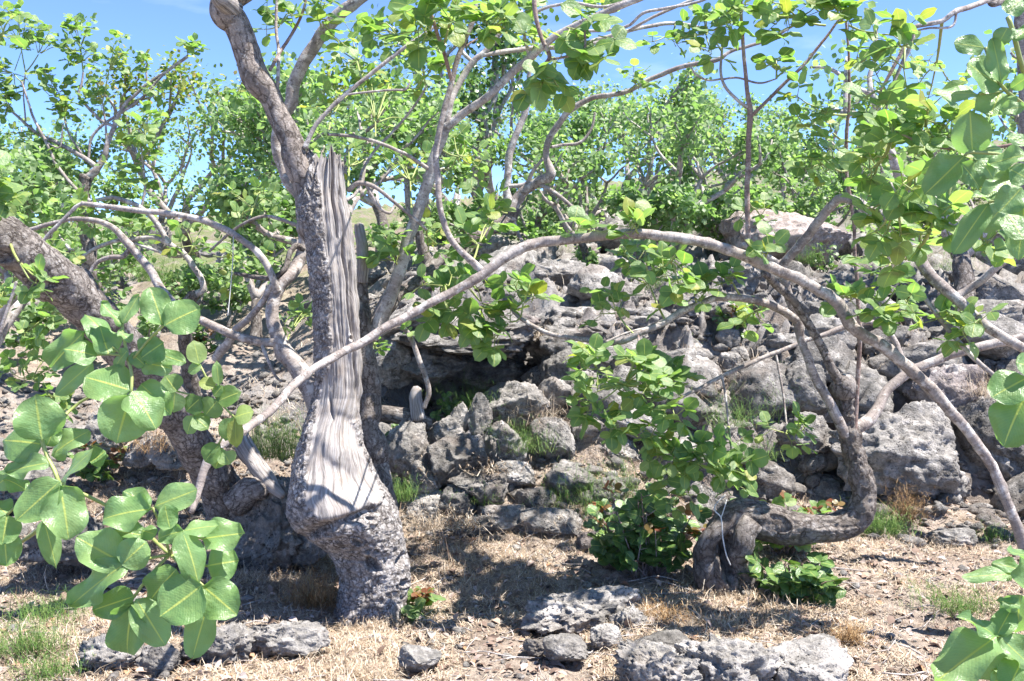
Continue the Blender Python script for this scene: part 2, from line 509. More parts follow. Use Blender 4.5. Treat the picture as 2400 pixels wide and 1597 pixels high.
def mat_dry(name, stops, trans=0.2):
    m, nt, b, out = new_mat(name); T = NT(nt)
    oi = T.n('ShaderNodeObjectInfo').outputs['Random']
    c = T.ramp(T.math('FRACT', T.math('ADD', T.attr('rnd'), oi)), stops)
    T.l(c, b.inputs['Base Color'])
    b.inputs['Roughness'].default_value = 0.8
    b.inputs['Specular IOR Level'].default_value = 0.2
    tr = T.n('ShaderNodeBsdfTranslucent'); T.l(c, tr.inputs['Color'])
    mx = T.n('ShaderNodeMixShader'); mx.inputs[0].default_value = trans
    T.l(b.outputs[0], mx.inputs[1]); T.l(tr.outputs[0], mx.inputs[2]); T.l(mx.outputs[0], out.inputs['Surface'])
    return m

def mat_plain(name, c, rough=0.7):
    m, nt, b, _ = new_mat(name); T = NT(nt)
    n = T.noise(T.pos(), 30, 4, 0.6)
    T.l(T.ramp(n, [(0.3, tuple(0.7 * x for x in c)), (0.7, tuple(1.2 * x for x in c))]), b.inputs['Base Color'])
    b.inputs['Roughness'].default_value = rough
    return m

M = {}
M['bark'] = mat_bark('rough_bark')
M['trunk'] = mat_bark('trunk_bark', base=(0.39, 0.355, 0.34), pale=(0.60, 0.57, 0.56), plate=52, stretch=0.7, lich=0.46)
M['plated'] = mat_bark('plated_bark', base=(0.31, 0.265, 0.24), plate=30, stretch=0.42, crack=0.07)
M['darkbark'] = mat_bark('dark_bark', base=(0.235, 0.205, 0.185), pale=(0.42, 0.39, 0.37), plate=34, crack=0.13, stretch=0.45)
M['branch'] = mat_smooth_bark('branch_bark', (0.265, 0.225, 0.205), (0.10, 0.08, 0.07), (0.50, 0.47, 0.445))
M['palebranch'] = mat_smooth_bark('pale_branch_bark', (0.335, 0.295, 0.275), (0.13, 0.105, 0.095), (0.58, 0.55, 0.52))
M['redtwig'] = mat_smooth_bark('young_shoot_bark', (0.24, 0.165, 0.14), (0.10, 0.07, 0.06), (0.42, 0.36, 0.33))
M['rock'] = mat_rock('lava_rock', (1.04, 0.975, 0.91))
M['redrock'] = mat_rock('reddish_lava_rock', (1.08, 0.95, 0.93), 0.10)
M['boulder'] = mat_rock('reddish_boulder', (1.5, 1.3, 1.25), 0.13)
M['palerock'] = mat_rock('pale_lava_rock', (1.24, 1.16, 1.09), -0.12)
M['soil'] = mat_soil('dry_stony_soil')
G1, G2, G3, G4 = (0.09, 0.17, 0.045), (0.14, 0.235, 0.08), (0.185, 0.285, 0.125), (0.24, 0.31, 0.10)
M['leaf'] = mat_leaf('green_leaf', [(0.0, G1), (0.35, G2), (0.75, G3), (0.93, G4), (1.0, (0.27, 0.26, 0.05))])
M['nearleaf'] = mat_leaf('large_green_leaf', [(0.0, (0.115, 0.215, 0.075)), (0.5, (0.15, 0.26, 0.10)), (1.0, (0.19, 0.30, 0.13))], rough=0.36, trans=0.38)
M['farleaf'] = mat_leaf('distant_leaf', [(0.0, (0.095, 0.165, 0.055)), (0.3, (0.15, 0.235, 0.10)), (0.7, (0.20, 0.28, 0.145)), (1.0, (0.26, 0.325, 0.165))], trans=0.48, veins=False, rough=0.5)
M['oliveleaf'] = mat_leaf('yellowish_leaf', [(0.0, (0.10, 0.16, 0.03)), (0.6, (0.17, 0.23, 0.05)), (0.9, (0.25, 0.26, 0.07)), (1.0, (0.27, 0.18, 0.08))], veins=False, rough=0.45)
M['darkleaf'] = mat_leaf('dark_shrub_leaf', [(0.0, (0.04, 0.095, 0.022)), (0.6, (0.065, 0.14, 0.035)), (1.0, (0.10, 0.18, 0.05))], rough=0.3, trans=0.2)
M['redleaf'] = mat_leaf('young_red_leaf', [(0.0, (0.16, 0.05, 0.03)), (0.5, (0.22, 0.09, 0.045)), (1.0, (0.17, 0.15, 0.045))], veins=False)
M['petiole'] = mat_plain('leaf_stalk', (0.26, 0.30, 0.09), 0.5)
M['straw'] = mat_dry('dry_grass', [(0.0, (0.20, 0.135, 0.09)), (0.3, (0.39, 0.295, 0.205)), (0.7, (0.55, 0.455, 0.345)), (1.0, (0.66, 0.585, 0.485))])
M['litter'] = mat_dry('dry_leaf_litter', [(0.0, (0.12, 0.08, 0.06)), (0.4, (0.26, 0.19, 0.155)), (0.8, (0.42, 0.35, 0.32)), (1.0, (0.36, 0.20, 0.11))], 0.1)
M['weed'] = mat_dry('weed_green', [(0.0, (0.07, 0.15, 0.035)), (0.6, (0.13, 0.23, 0.06)), (1.0, (0.24, 0.29, 0.10))], 0.3)
M['rust'] = mat_dry('dry_fern', [(0.0, (0.20, 0.11, 0.05)), (0.6, (0.34, 0.215, 0.105)), (1.0, (0.46, 0.33, 0.18))], 0.15)
M['wire'] = mat_plain('pale_wire', (0.55, 0.55, 0.55), 0.4)
M['hutwall'] = mat_plain('hut_stone', (0.26, 0.19, 0.15), 0.9)
M['hutroof'] = mat_plain('hut_roof', (0.36, 0.26, 0.21), 0.9)
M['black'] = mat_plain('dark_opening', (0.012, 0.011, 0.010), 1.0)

# ------------------------------------------------------------------ terrain
def base_height(X, Y):
    """smooth ground height"""
    Ys = np.maximum(Y, 0.3)
    t = np.clip(X / np.maximum(Ys, 3.0), -0.75, 0.75)
    lw = sstep(-0.10, -0.27, t)                       # 1 on the gentler left side
    e = np.interp(t, [-0.75, -0.5, -0.2, 0.05, 0.38, 0.6, 0.75], [0.07, 0.075, 0.085, 0.11, 0.150, 0.165, 0.17])
    # right / middle: a lava bank, then a slope
    zb = np.interp(Ys, [0, 5.7, 6.3, 6.75, 7.35, 8.2], [0, 0.0, 0.10, 0.55, 1.18, 1.40])
    zc = np.interp(Ys, [0, 5.3, 5.6, 5.9, 6.2, 6.5, 6.75, 7.35, 8.2], [0, 0.0, 0.08, 0.24, 0.42, 0.60, 0.74, 1.18, 1.40])
    wc = sstep(-0.22, -0.14, t) * sstep(0.24, 0.10, t)
    zb = zb * (1 - wc) + zc * wc
    kb = np.interp(t, [-0.15, 0.15, 0.3, 0.5], [1.0, 1.0, 0.86, 0.9])
    zb = zb * kb
    el8 = (1.40 * kb - CAMZ) / 8.2
    f = np.interp(Ys, [8.2, 10, 13, 20, 35, 70, 180], [0, 0.22, 0.42, 0.60, 0.76, 0.88, 1.0])
    zr = np.where(Ys < 8.2, zb, CAMZ + (el8 + (e - el8) * f) * Ys)
    # left: a gradual stony slope
    zl = np.interp(Ys, [0, 5.2, 6.0, 7.0, 9.0, 12.0], [0, 0, 0.12, 0.40, 0.86, 1.30])
    elL = (1.30 - CAMZ) / 12.0
    fl = np.interp(Ys, [12, 16, 24, 45, 180], [0, 0.35, 0.6, 0.8, 1.0])
    zl = np.where(Ys < 12, zl, CAMZ + (elL + (e - elL) * fl) * Ys)
    z = zr * (1 - lw) + zl * lw
    # beyond the crest the hill falls away
    z = np.where(Ys > 180, z - (Ys - 180) * 0.22, z)
    return z

def height(X, Y):
    X = np.asarray(X, float); Y = np.asarray(Y, float)
    z = base_height(X, Y)
    # hollow of the small cave
    c = np.exp(-(((X + 0.32) / 0.62) ** 4)) * sstep(6.35, 6.6, Y) * sstep(8.3, 7.9, Y)
    z = z * (1 - c) + np.minimum(z, 0.50) * c
    p = np.stack((X, Y, np.zeros_like(X)), -1)
    amp = np.interp(np.maximum(Y, 0), [0, 5.5, 7, 12, 40, 200], [0.035, 0.045, 0.10, 0.16, 0.35, 1.2])
    sc = np.interp(np.maximum(Y, 0), [0, 12, 40], [1, 1, 1])
    z = z + amp * fbm(p * 1.5, 3, 3) * (1 - c)
    crag = sstep(6.2, 6.8, Y) * sstep(24, 12, Y) * sstep(-1.3, -0.6, X) * (1 - c)
    z = z + crag * (0.13 * fbm(p * 2.6, 4, 71, 0.6, True) + 0.05 * fbm(p * 9, 3, 75, 0.6, True) - 0.05)
    z = z + 0.018 * fbm(p * 7, 3, 9, 0.6) * (1 - 0.5 * c) + np.where(Y < 14, 0.006, 0.0) * fbm(p * 33, 2, 21)
    return z

def spaced(lo, hi, dlo, dhi, dense, coarse_growth=1.11):
    core = np.arange(dlo, dhi, dense)
    up, s = [], dense
    x = dhi
    while x < hi:
        up.append(x); s *= coarse_growth; x += s
    up.append(hi)
    dn, s = [], dense
    x = dlo
    while x > lo:
        s *= coarse_growth; x -= s; dn.append(max(x, lo))
    return np.array(sorted(set(dn)) + list(core) + up)

gx = spaced(-420, 420, -4.0, 4.0, 0.02, 1.06)
gy = spaced(-40, 700, 3.2, 8.6, 0.018, 1.04)
GX, GY = np.meshgrid(gx, gy)
GZ = height(GX, GY)
V = np.stack((GX, GY, GZ), -1).reshape(-1, 3)
nx = len(gx)
i, j = np.meshgrid(np.arange(len(gy) - 1), np.arange(nx - 1), indexing='ij')
a = (i * nx + j).ravel()
ground = mk('ground', V, np.stack((a, a + 1, a + nx + 1, a + nx), -1), M['soil'])
tag(ground, 'dry stony soil rising into a lava hillside', None, None, 'structure')

def hz(x, y):
    i = min(max(int(np.searchsorted(gx, x)) - 1, 0), len(gx) - 2); j = min(max(int(np.searchsorted(gy, y)) - 1, 0), len(gy) - 2)
    u = (x - gx[i]) / (gx[i + 1] - gx[i]); v = (y - gy[j]) / (gy[j + 1] - gy[j])
    return float((GZ[j, i] * (1 - u) + GZ[j, i + 1] * u) * (1 - v) + (GZ[j + 1, i] * (1 - u) + GZ[j + 1, i + 1] * u) * v)

def ground_hit(px, py, dmin=2.0, dmax=400.0):
    d = np.geomspace(dmin, dmax, 1500)
    q = np.array([P(px, py, t) for t in d])
    below = q[:, 2] < base_height(q[:, 0], q[:, 1])
    k = int(np.argmax(below)) if below.any() else len(d) - 1
    return q[k], d[k]

# ------------------------------------------------------------------ rocks
def ico(sub):
    import bmesh
    bm = bmesh.new(); bmesh.ops.create_icosphere(bm, subdivisions=sub, radius=1.0)
    V = np.array([v.co[:] for v in bm.verts]); Fc = np.array([[v.index for v in f.verts] for f in bm.faces])
    bm.free(); return V, Fc
ICO = {s: ico(s) for s in (2, 3, 4, 5, 6)}

def rock_geo(sub, seed, cuts=14, lump=0.18, rough=0.07, boxy=0.0, dims=(1, 1, 1)):
    V, Fc = ICO[sub]
    V = V.copy(); r = np.random.default_rng(seed)
    if boxy:
        V = V / (np.abs(V) ** 4).sum(1, keepdims=True) ** (0.25 * boxy)
    V = V * (1 + lump * fbm(V * 1.1 + seed * 3.1, 2, seed)[:, None])
    for _ in range(cuts):
        n = r.normal(size=3); n /= np.linalg.norm(n)
        d = r.uniform(0.55, 0.9)
        k = V @ n - d
        V = V - np.where(k > 0, k * 0.92, 0)[:, None] * n
    nr = V / np.linalg.norm(V, axis=1, keepdims=True)
    W = V * np.asarray(dims) / max(dims)
    V = V + nr * (rough * fbm(W * 3.6 + seed, 3, seed + 50, 0.6, True) + rough * 0.6 * fbm(W * 11 + seed, 3, seed + 80, 0.62))[:, None]
    V /= np.abs(V).max(0)
    return V, Fc

ROCKS = [mesh_data('lava_stone', *rock_geo(4, 100 + k, cuts=22, rough=0.065)) for k in range(14)]
ROCKS_HI = [mesh_data('lava_boulder', *rock_geo(5, 300 + k, cuts=22, rough=0.065)) for k in range(14)]
for me in ROCKS + ROCKS_HI: me.materials.append(M['rock'])

def rock(px, py_base, w, h, label, depth=None, name='boulder', mat=None, yaw=None, dd=0.9, tilt=0.0, k=None, sink=0.12, group=None, seed=None, lift=0.0, unique=None, rg=0.075, cuts=18):
    """a boulder whose foot is seen at px,py_base; w,h its seen size in pixels"""
    if depth is None:
        q, d = ground_hit(px, py_base)
    else:
        d = depth; q = P(px, py_base, d)
    sx = w * 0.5 / FPX * d; sz = h * 0.5 / FPX * d * (1 + sink)
    seed = seed if seed is not None else int(px * 3 + py_base)
    rr = random.Random(seed)
    if unique:
        V, Fc = rock_geo(6 if unique == 2 else 5, seed, cuts=cuts, lump=0.25, rough=rg, dims=(sx, sx * dd, sz))
        me = mesh_data('lava_boulder', V, Fc); me.materials.append(mat or M['rock'])
    else:
        me = ROCKS_HI[seed % len(ROCKS_HI) if k is None else k]
        if mat is not None and mat is not M['rock']:
            me = me.copy(); me.materials.clear(); me.materials.append(mat)
    o = bpy.data.objects.new(name, me); col.objects.link(o)
    sy = sx * dd
    o.scale = (sx, sy, sz)
    o.rotation_euler = (rr.uniform(-.12, .12), tilt, yaw if yaw is not None else rr.uniform(-.5, .5))
    o.location = (q[0], q[1] + sy * 0.55, q[2] + sz * (1 - 2 * sink) + lift)
    return tag(o, label, 'rock', group)

# the big blocks of the bank, from the photograph
B = rock
B(2140, 1192, 410, 250, 'largest pale lava boulder, behind the upright trunk of the twisted tree', mat=M['palerock'], dd=0.8, unique=2, yaw=0.15)
B(2400, 1150, 260, 250, 'dark rough boulder at the picture edge beside the largest pale boulder', dd=0.8)
B(2225, 985, 190, 135, 'reddish porous boulder sitting on top of the largest pale boulder', depth=6.75, mat=M['redrock'], unique=1)
B(2060, 935, 160, 90, 'flat grey block behind the trunk fork of the twisted tree', depth=7.1)
B(1905, 1075, 150, 110, 'black shaded boulder just behind the upright trunk of the twisted tree', depth=6.5)
B(1885, 975, 140, 130, 'light grey block wedged behind the trunk of the twisted tree', depth=6.8)
B(1760, 960, 150, 110, 'dark grey block between leafy boughs and twisted tree trunk', depth=7.0)
B(1690, 1060, 150, 120, 'grey block half hidden by the low hanging leaves', depth=6.7)
B(1640, 905, 170, 120, 'grey weathered block above the low hanging leaves', depth=7.3)
B(1790, 850, 190, 130, 'pitted grey block on the upper slope left of the stems', depth=7.8)
B(1975, 850, 220, 110, 'pitted grey block seen between the forked stems', depth=7.8)
B(2170, 815, 170, 95, 'dark boulder under the drooping bough at right', depth=8.0)
B(2310, 860, 190, 120, 'brownish block right of the reddish porous boulder', depth=7.4)
# cave
B(1090, 842, 400, 118, 'wide roof slab of the small dark cave', depth=6.45, dd=2.0, name='cave_roof_slab', k=3, yaw=0.05)
B(1180, 795, 190, 70, 'brown block lying on the cave roof', depth=6.9, mat=M['redrock'])
B(985, 800, 240, 100, 'grey cracked block at the left end of the cave roof', depth=6.75, k=5)
B(1000, 905, 190, 100, 'overhanging black block at the upper left lip of the cave', depth=6.7, dd=1.1)
B(915, 900, 120, 120, 'dark block beside the cave under the bare twig', depth=6.7)
B(1215, 1010, 210, 125, 'rounded pale block at the right foot of the cave', depth=6.45, unique=1)
B(1150, 905, 210, 90, 'shaded inner block along the cave wall', depth=7.3)
B(1300, 960, 120, 150, 'dark block right of the cave mouth', depth=6.9)
B(1075, 1040, 60, 100, 'small upright stone standing in the cave mouth', depth=6.3)
B(1125, 1035, 66, 115, 'taller upright stone in the cave mouth', depth=6.25, tilt=0.25)
B(1040, 1075, 105, 100, 'squat dark stone in front of the cave mouth', depth=6.2)
B(1180, 1105, 140, 120, 'smooth faced pale boulder below the cave', depth=6.1, unique=1)
B(1300, 1090, 120, 130, 'dark knobbly block right of the pale smooth boulder', depth=6.2)
B(1390, 1075, 150, 120, 'black shaded block under the low leafy bough', depth=6.4)
B(1460, 1100, 120, 80, 'pale low block at the foot of the bank under leaves', depth=6.3)
B(1390, 960, 150, 110, 'weathered block left of the low leafy bough', depth=7.0)
B(960, 1120, 130, 130, 'tilted grey boulder just right of the split trunk', depth=5.9, tilt=0.3, unique=1)
B(1060, 1150, 180, 130, 'large dark boulder in front of the cave, sloping left', depth=5.85, tilt=-0.35, unique=1)
B(1000, 1225, 100, 70, 'cream coloured stone with dry moss right of the trunk', mat=M['palerock'])
B(1130, 1205, 170, 110, 'porous dark stone with a hollow in the clearing', depth=5.75, unique=1)
B(1255, 1215, 100, 75, 'single clean cut grey stone resting in the clearing')
B(1180, 1258, 140, 75, 'bluish flat stone in front of the porous stone')
B(1300, 1272, 170, 90, 'flat sloping grey slab half covered by straw', dd=0.7)
B(1120, 1265, 120, 55, 'small flat grey stone partly under straw')
B(1385, 1300, 90, 55, 'dark red brown stone left of the red tipped shrub', mat=M['redrock'])
B(1460, 1240, 110, 60, 'pale stone behind the red tipped shrub')
# foreground outcrops
B(1350, 1478, 340, 100, 'long knobbly outcrop with pale lichen in the foreground middle', unique=2, dd=0.6, sink=.3, rg=.13)
B(1475, 1500, 110, 90, 'rounded lichen crusted knob at the end of the foreground outcrop', unique=1, sink=.3, rg=.14)
B(1330, 1560, 120, 75, 'orange stained knob in front of the foreground outcrop', mat=M['palerock'])
B(1420, 1530, 90, 60, 'yellowish lichen covered stone beside the orange stained knob', mat=M['palerock'])
B(1560, 1640, 260, 130, 'rough knobbly block starting the bottom rock shelf', unique=2, dd=0.6, sink=.25, rg=.15)
B(1730, 1645, 320, 135, 'pale pitted middle block of the bottom rock shelf', unique=2, dd=0.6, sink=.25, rg=.14, mat=M['palerock'])
B(1930, 1645, 260, 130, 'right end block of the bottom rock shelf with dark patch', unique=1, mat=M['palerock'])
B(1560, 1560, 140, 70, 'low stone behind the bottom rock shelf')
B(250, 1590, 190, 100, 'pale knob at the left of the foreground rock strip', unique=1, sink=.2, rg=.14, mat=M['palerock'])
B(360, 1598, 140, 85, 'dark knob second along the foreground rock strip')
B(510, 1570, 200, 105, 'pale grey knob in the middle of the foreground rock strip', unique=1, sink=.2, rg=.14, mat=M['palerock'])
B(670, 1545, 220, 85, 'long low stone at the right end of the foreground rock strip', unique=1, dd=0.5, mat=M['palerock'], rg=.13)
B(980, 1580, 110, 60, 'dark low stone in the litter at the bottom')
B(1260, 1540, 70, 40, 'small dark stone left of the foreground outcrop')
B(640, 1350, 260, 240, 'lichen covered lava block at the foot of the split trunk', depth=5.0, unique=2)
B(720, 1330, 130, 150, 'dark block tucked against the split trunk base', depth=5.0)
B(130, 1335, 250, 130, 'long dark boulder under the left leaf spray', depth=5.0, unique=1)
B(330, 1100, 120, 70, 'dark smooth stone between left leaf sprays', depth=6.3)
B(235, 1060, 110, 90, 'grey stone near the left edge above the rubble', depth=6.5)
B(400, 1110, 130, 90, 'cracked pale stone beside the leaning trunk', depth=6.2)
B(60, 1180, 150, 90, 'grey stone at the left edge behind leaf spray', depth=5.9)
# upper slope
B(1420, 860, 430, 150, 'broad weathered grey ledge above the low leafy bough', depth=7.6, unique=2, dd=0.8)
B(1600, 800, 300, 150, 'upper ledge of grey lava behind the drooping left branch', depth=8.2, unique=2, dd=0.8)
B(1330, 860, 200, 110, 'cracked ledge corner right of the cave roof', depth=7.1, unique=1)
B(1700, 720, 300, 120, 'wide low outcrop left of the forked stems on the slope', depth=9.2, unique=2, dd=0.9)
B(2050, 745, 320, 120, 'wide rubble outcrop behind the forked stems', depth=8.8, unique=2, dd=0.9)
B(2290, 740, 240, 100, 'long grey outcrop below the right drooping bough', depth=9.0, unique=1)
B(1500, 985, 190, 110, 'dark fissured block in the gap of the leafy bough', depth=6.9, unique=1)
B(1590, 1120, 150, 100, 'dark wedge shaped block above the red tipped shrub', depth=6.2, unique=1)
B(1330, 1180, 150, 90, 'angular dark stone right of the porous stone', depth=5.9, unique=1)
B(1420, 1195, 120, 80, 'grey stone among the thin yellowing weeds', depth=5.9)
B(1070, 1215, 100, 80, 'rough dark stone left of the porous stone', depth=5.7)
B(1210, 1150, 110, 80, 'knobbly dark stone behind the porous stone', depth=5.95)
B(1000, 1170, 90, 90, 'small shaded stone between trunk and sloping boulder', depth=5.8)
B(1860, 640, 330, 160, 'big rounded reddish boulder on the upper slope', depth=10.5, mat=M['boulder'], unique=2, dd=0.9, rg=0.045, cuts=7)
B(1300, 730, 260, 130, 'weathered grey outcrop on the slope behind the arching branch', depth=8.6, unique=2)
B(1480, 760, 240, 110, 'cracked pale outcrop below the leafy shoots on the slope', depth=8.4, unique=1)
B(870, 665, 80, 50, 'small dark boulder right of the trunk on the terrace')
B(330, 600, 150, 90, 'dark boulder on the left skyline behind the branches', unique=1)
B(560, 640, 150, 60, 'rounded stone on the left terrace behind pale branches')
B(500, 615, 130, 55, 'dark stone on the terrace edge left of the trunk')
B(2330, 600, 220, 120, 'dark broken outcrop near the right edge of the slope', depth=10, unique=1)
B(2200, 700, 140, 70, 'grey boulder on the right slope below the bough', depth=9.5)
B(2250, 1290, 110, 50, 'small grey stone in the straw at right', depth=5.6)

LOOSE = []
LANDMARKS = []
# loose lava stones over bank and slope
def scatter_rocks(n, pxr, yr, size, label, group, seed, keep=None):
    r = np.random.default_rng(seed)
    c = 0
    while c < n:
        y = math.exp(r.uniform(math.log(yr[0]), math.log(yr[1]))); x = (r.uniform(*pxr) - 1200) / FPX * y
        if abs(x + 0.32) < 0.5 and 6.2 < y < 8.2: continue
        s = size[0] * (size[1] / size[0]) ** (r.random() ** 1.7)
        if keep and not keep(x, y): continue
        o = bpy.data.objects.new('lava_stone', ROCKS[r.integers(len(ROCKS))]); col.objects.link(o)
        o.scale = (s * r.uniform(.8, 1.4), s * r.uniform(.7, 1.1), s * r.uniform(.5, .95))
        o.rotation_euler = (r.normal() * .3, r.normal() * .3, r.uniform(0, 6.28))
        o.location = (x, y, hz(x, y) + s * 0.22)
        tag(o, label, 'rock', group); c += 1; LOOSE.append((o, s))

scatter_rocks(190, (820, 2450), (6.25, 8.2), (0.08, 0.34), 'rough grey lava block piled in the rock bank', 'blocks piled in the rock bank', 5)
scatter_rocks(130, (700, 2450), (8.5, 16), (0.08, 0.42), 'grey lava stone strewn over the upper slope', 'stones strewn over the upper slope', 6)
scatter_rocks(45, (-60, 760), (5.6, 11), (0.04, 0.16), 'dark lava stone on the left terrace ground', 'stones on the left terrace', 8)

def scatter_mesh(T_V, T_F, mats4):
    """merge a template at many 4x4 transforms"""
    n, k = len(mats4), len(T_V)
    Mx = np.asarray(mats4)
    V = np.einsum('nij,kj->nki', Mx[:, :3, :3], T_V) + Mx[:, None, :3, 3]
    Fc = T_F[None] + (np.arange(n) * k)[:, None, None]
    return V.reshape(-1, 3), Fc.reshape(-1, T_F.shape[1])

# pebbles and rubble
pv, pf = rock_geo(2, 777, cuts=8, rough=0.05)
mats = []
r = np.random.default_rng(12)
for _ in range(2600):
    if r.random() < 0.5:
        y = r.uniform(3.4, 6.6); x = (r.uniform(-80, 2480) - 1200) / FPX * y
        s = 0.008 * (4.0 ** (r.random() ** 2))
    else:
        y = r.uniform(5.6, 8.5); x = (r.uniform(-80, 900) - 1200) / FPX * y
        s = 0.012 * (4.5 ** (r.random() ** 1.6))
    a = r.uniform(0, 6.28); cs, sn = math.cos(a), math.sin(a)
    m4 = np.eye(4); m4[:3, :3] = np.array([[cs, -sn, 0], [sn, cs, 0], [0, 0, 1]]) @ np.diag((s * r.uniform(.8, 1.5), s * r.uniform(.7, 1.1), s * r.uniform(.5, .9)))
    m4[:3, 3] = (x, y, hz(x, y) + s * 0.2); mats.append(m4)
for _ in range(3000):
    y = r.uniform(5.5, 9.5); x = (r.uniform(820, 2480) - 1200) / FPX * y
    s = 0.014 * (5.0 ** (r.random() ** 1.6)); a = r.uniform(0, 6.28); cs, sn = math.cos(a), math.sin(a)
    m4 = np.eye(4); m4[:3, :3] = np.array([[cs, -sn, 0], [sn, cs, 0], [0, 0, 1]]) @ np.diag((s * r.uniform(.8, 1.5), s * r.uniform(.7, 1.1), s * r.uniform(.5, .9)))
    m4[:3, 3] = (x, y, hz(x, y) + s * 0.2); mats.append(m4)
V, Fc = scatter_mesh(pv, pf, mats)
tag(mk('gravel', V, Fc, M['rock']), 'loose lava gravel and rubble on the ground', 'gravel', None, 'stuff')

# ------------------------------------------------------------------ leaves
def leaf_template(na, nb, wid=0.36, fold=0.16, curl=0.12, wave=0.0, seed=0, tip=0.0):
    """unit leaf: base at origin, tip at +Y, face +Z"""
    t = np.linspace(0, 1, nb + 1)
    prof = np.sin(np.pi * np.clip(t, 0, 1) ** 0.88) ** 0.46
    prof = prof * (1 - tip * sstep(0.55, 1, t)); prof[0] = 0.02; prof[-1] = 0.03
    u = np.linspace(-1, 1, na + 1)
    T, U = np.meshgrid(t, u, indexing='ij')
    r = np.random.default_rng(seed)
    X = U * (wid * prof)[:, None]
    Z = fold * np.abs(X) * 1.2 - curl * (T - 0.35) ** 2 - curl * 0.9 * X ** 2 * 2
    Z = Z + wave * np.sin(T * 9 + r.uniform(0, 6)) * np.abs(U) ** 2 * 0.06 + 0.05 * r.normal() * X
    Y = T + 0.03 * np.abs(U) * r.normal() - 0.0 * T
    V = np.stack((X, Y, Z), -1).reshape(-1, 3)
    i, j = np.meshgrid(np.arange(nb), np.arange(na), indexing='ij')
    a = (i * (na + 1) + j).ravel()
    Fc = np.stack((a, a + 1, a + na + 2, a + na + 1), -1)
    uv = np.stack(((U + 1) / 2, T), -1).reshape(-1, 2)
    return V, Fc, uv

NEAR = [leaf_template(8, 12, 0.36 + 0.03 * (k % 3), (0.04, 0.16, 0.02, 0.25)[k % 4], (0.05, 0.22, -0.12, 0.35, 0.12)[k % 5], 1.0 + 1.2 * (k % 2), k, (0.0, 0.08, 0.0)[k % 3]) for k in range(12)]
MID = [leaf_template(4, 6, 0.42 + 0.04 * (k % 2), 0.08 + 0.10 * (k % 3), 0.12 + 0.1 * (k % 2), 0.6, 20 + k) for k in range(6)]
FAR = leaf_template(2, 3, 0.38, 0.25, 0.2, 0, 40)
NEAR_ME = [mesh_data('leaf', V, Fc, uv) for V, Fc, uv in NEAR]
for me in NEAR_ME: me.materials.append(M['nearleaf'])
_mid_cache = {}
def mid_meshes(mat):
    if mat.name not in _mid_cache:
        L = []
        for V, Fc, uv in MID:
            me = mesh_data('leaf', V, Fc, uv); me.materials.append(mat); L.append(me)
        _mid_cache[mat.name] = L
    return _mid_cache[mat.name]

def unit(v):
    v = np.asarray(v, float); n = np.linalg.norm(v)
    return v / n if n > 1e-9 else np.array((0, 0, 1.0))

def leaf_matrix(base, direction, normal, length, width=1.0):
    y = unit(direction); z = np.asarray(normal, float); z = z - y * (z @ y)
    z = unit(z) if np.linalg.norm(z) > 1e-6 else unit(np.cross(y, (0.3, 0.9, 0.1)))
    x = np.cross(y, z)
    m = np.eye(4); m[:3, 0] = x * length * width; m[:3, 1] = y * length; m[:3, 2] = z * length; m[:3, 3] = base
    return m

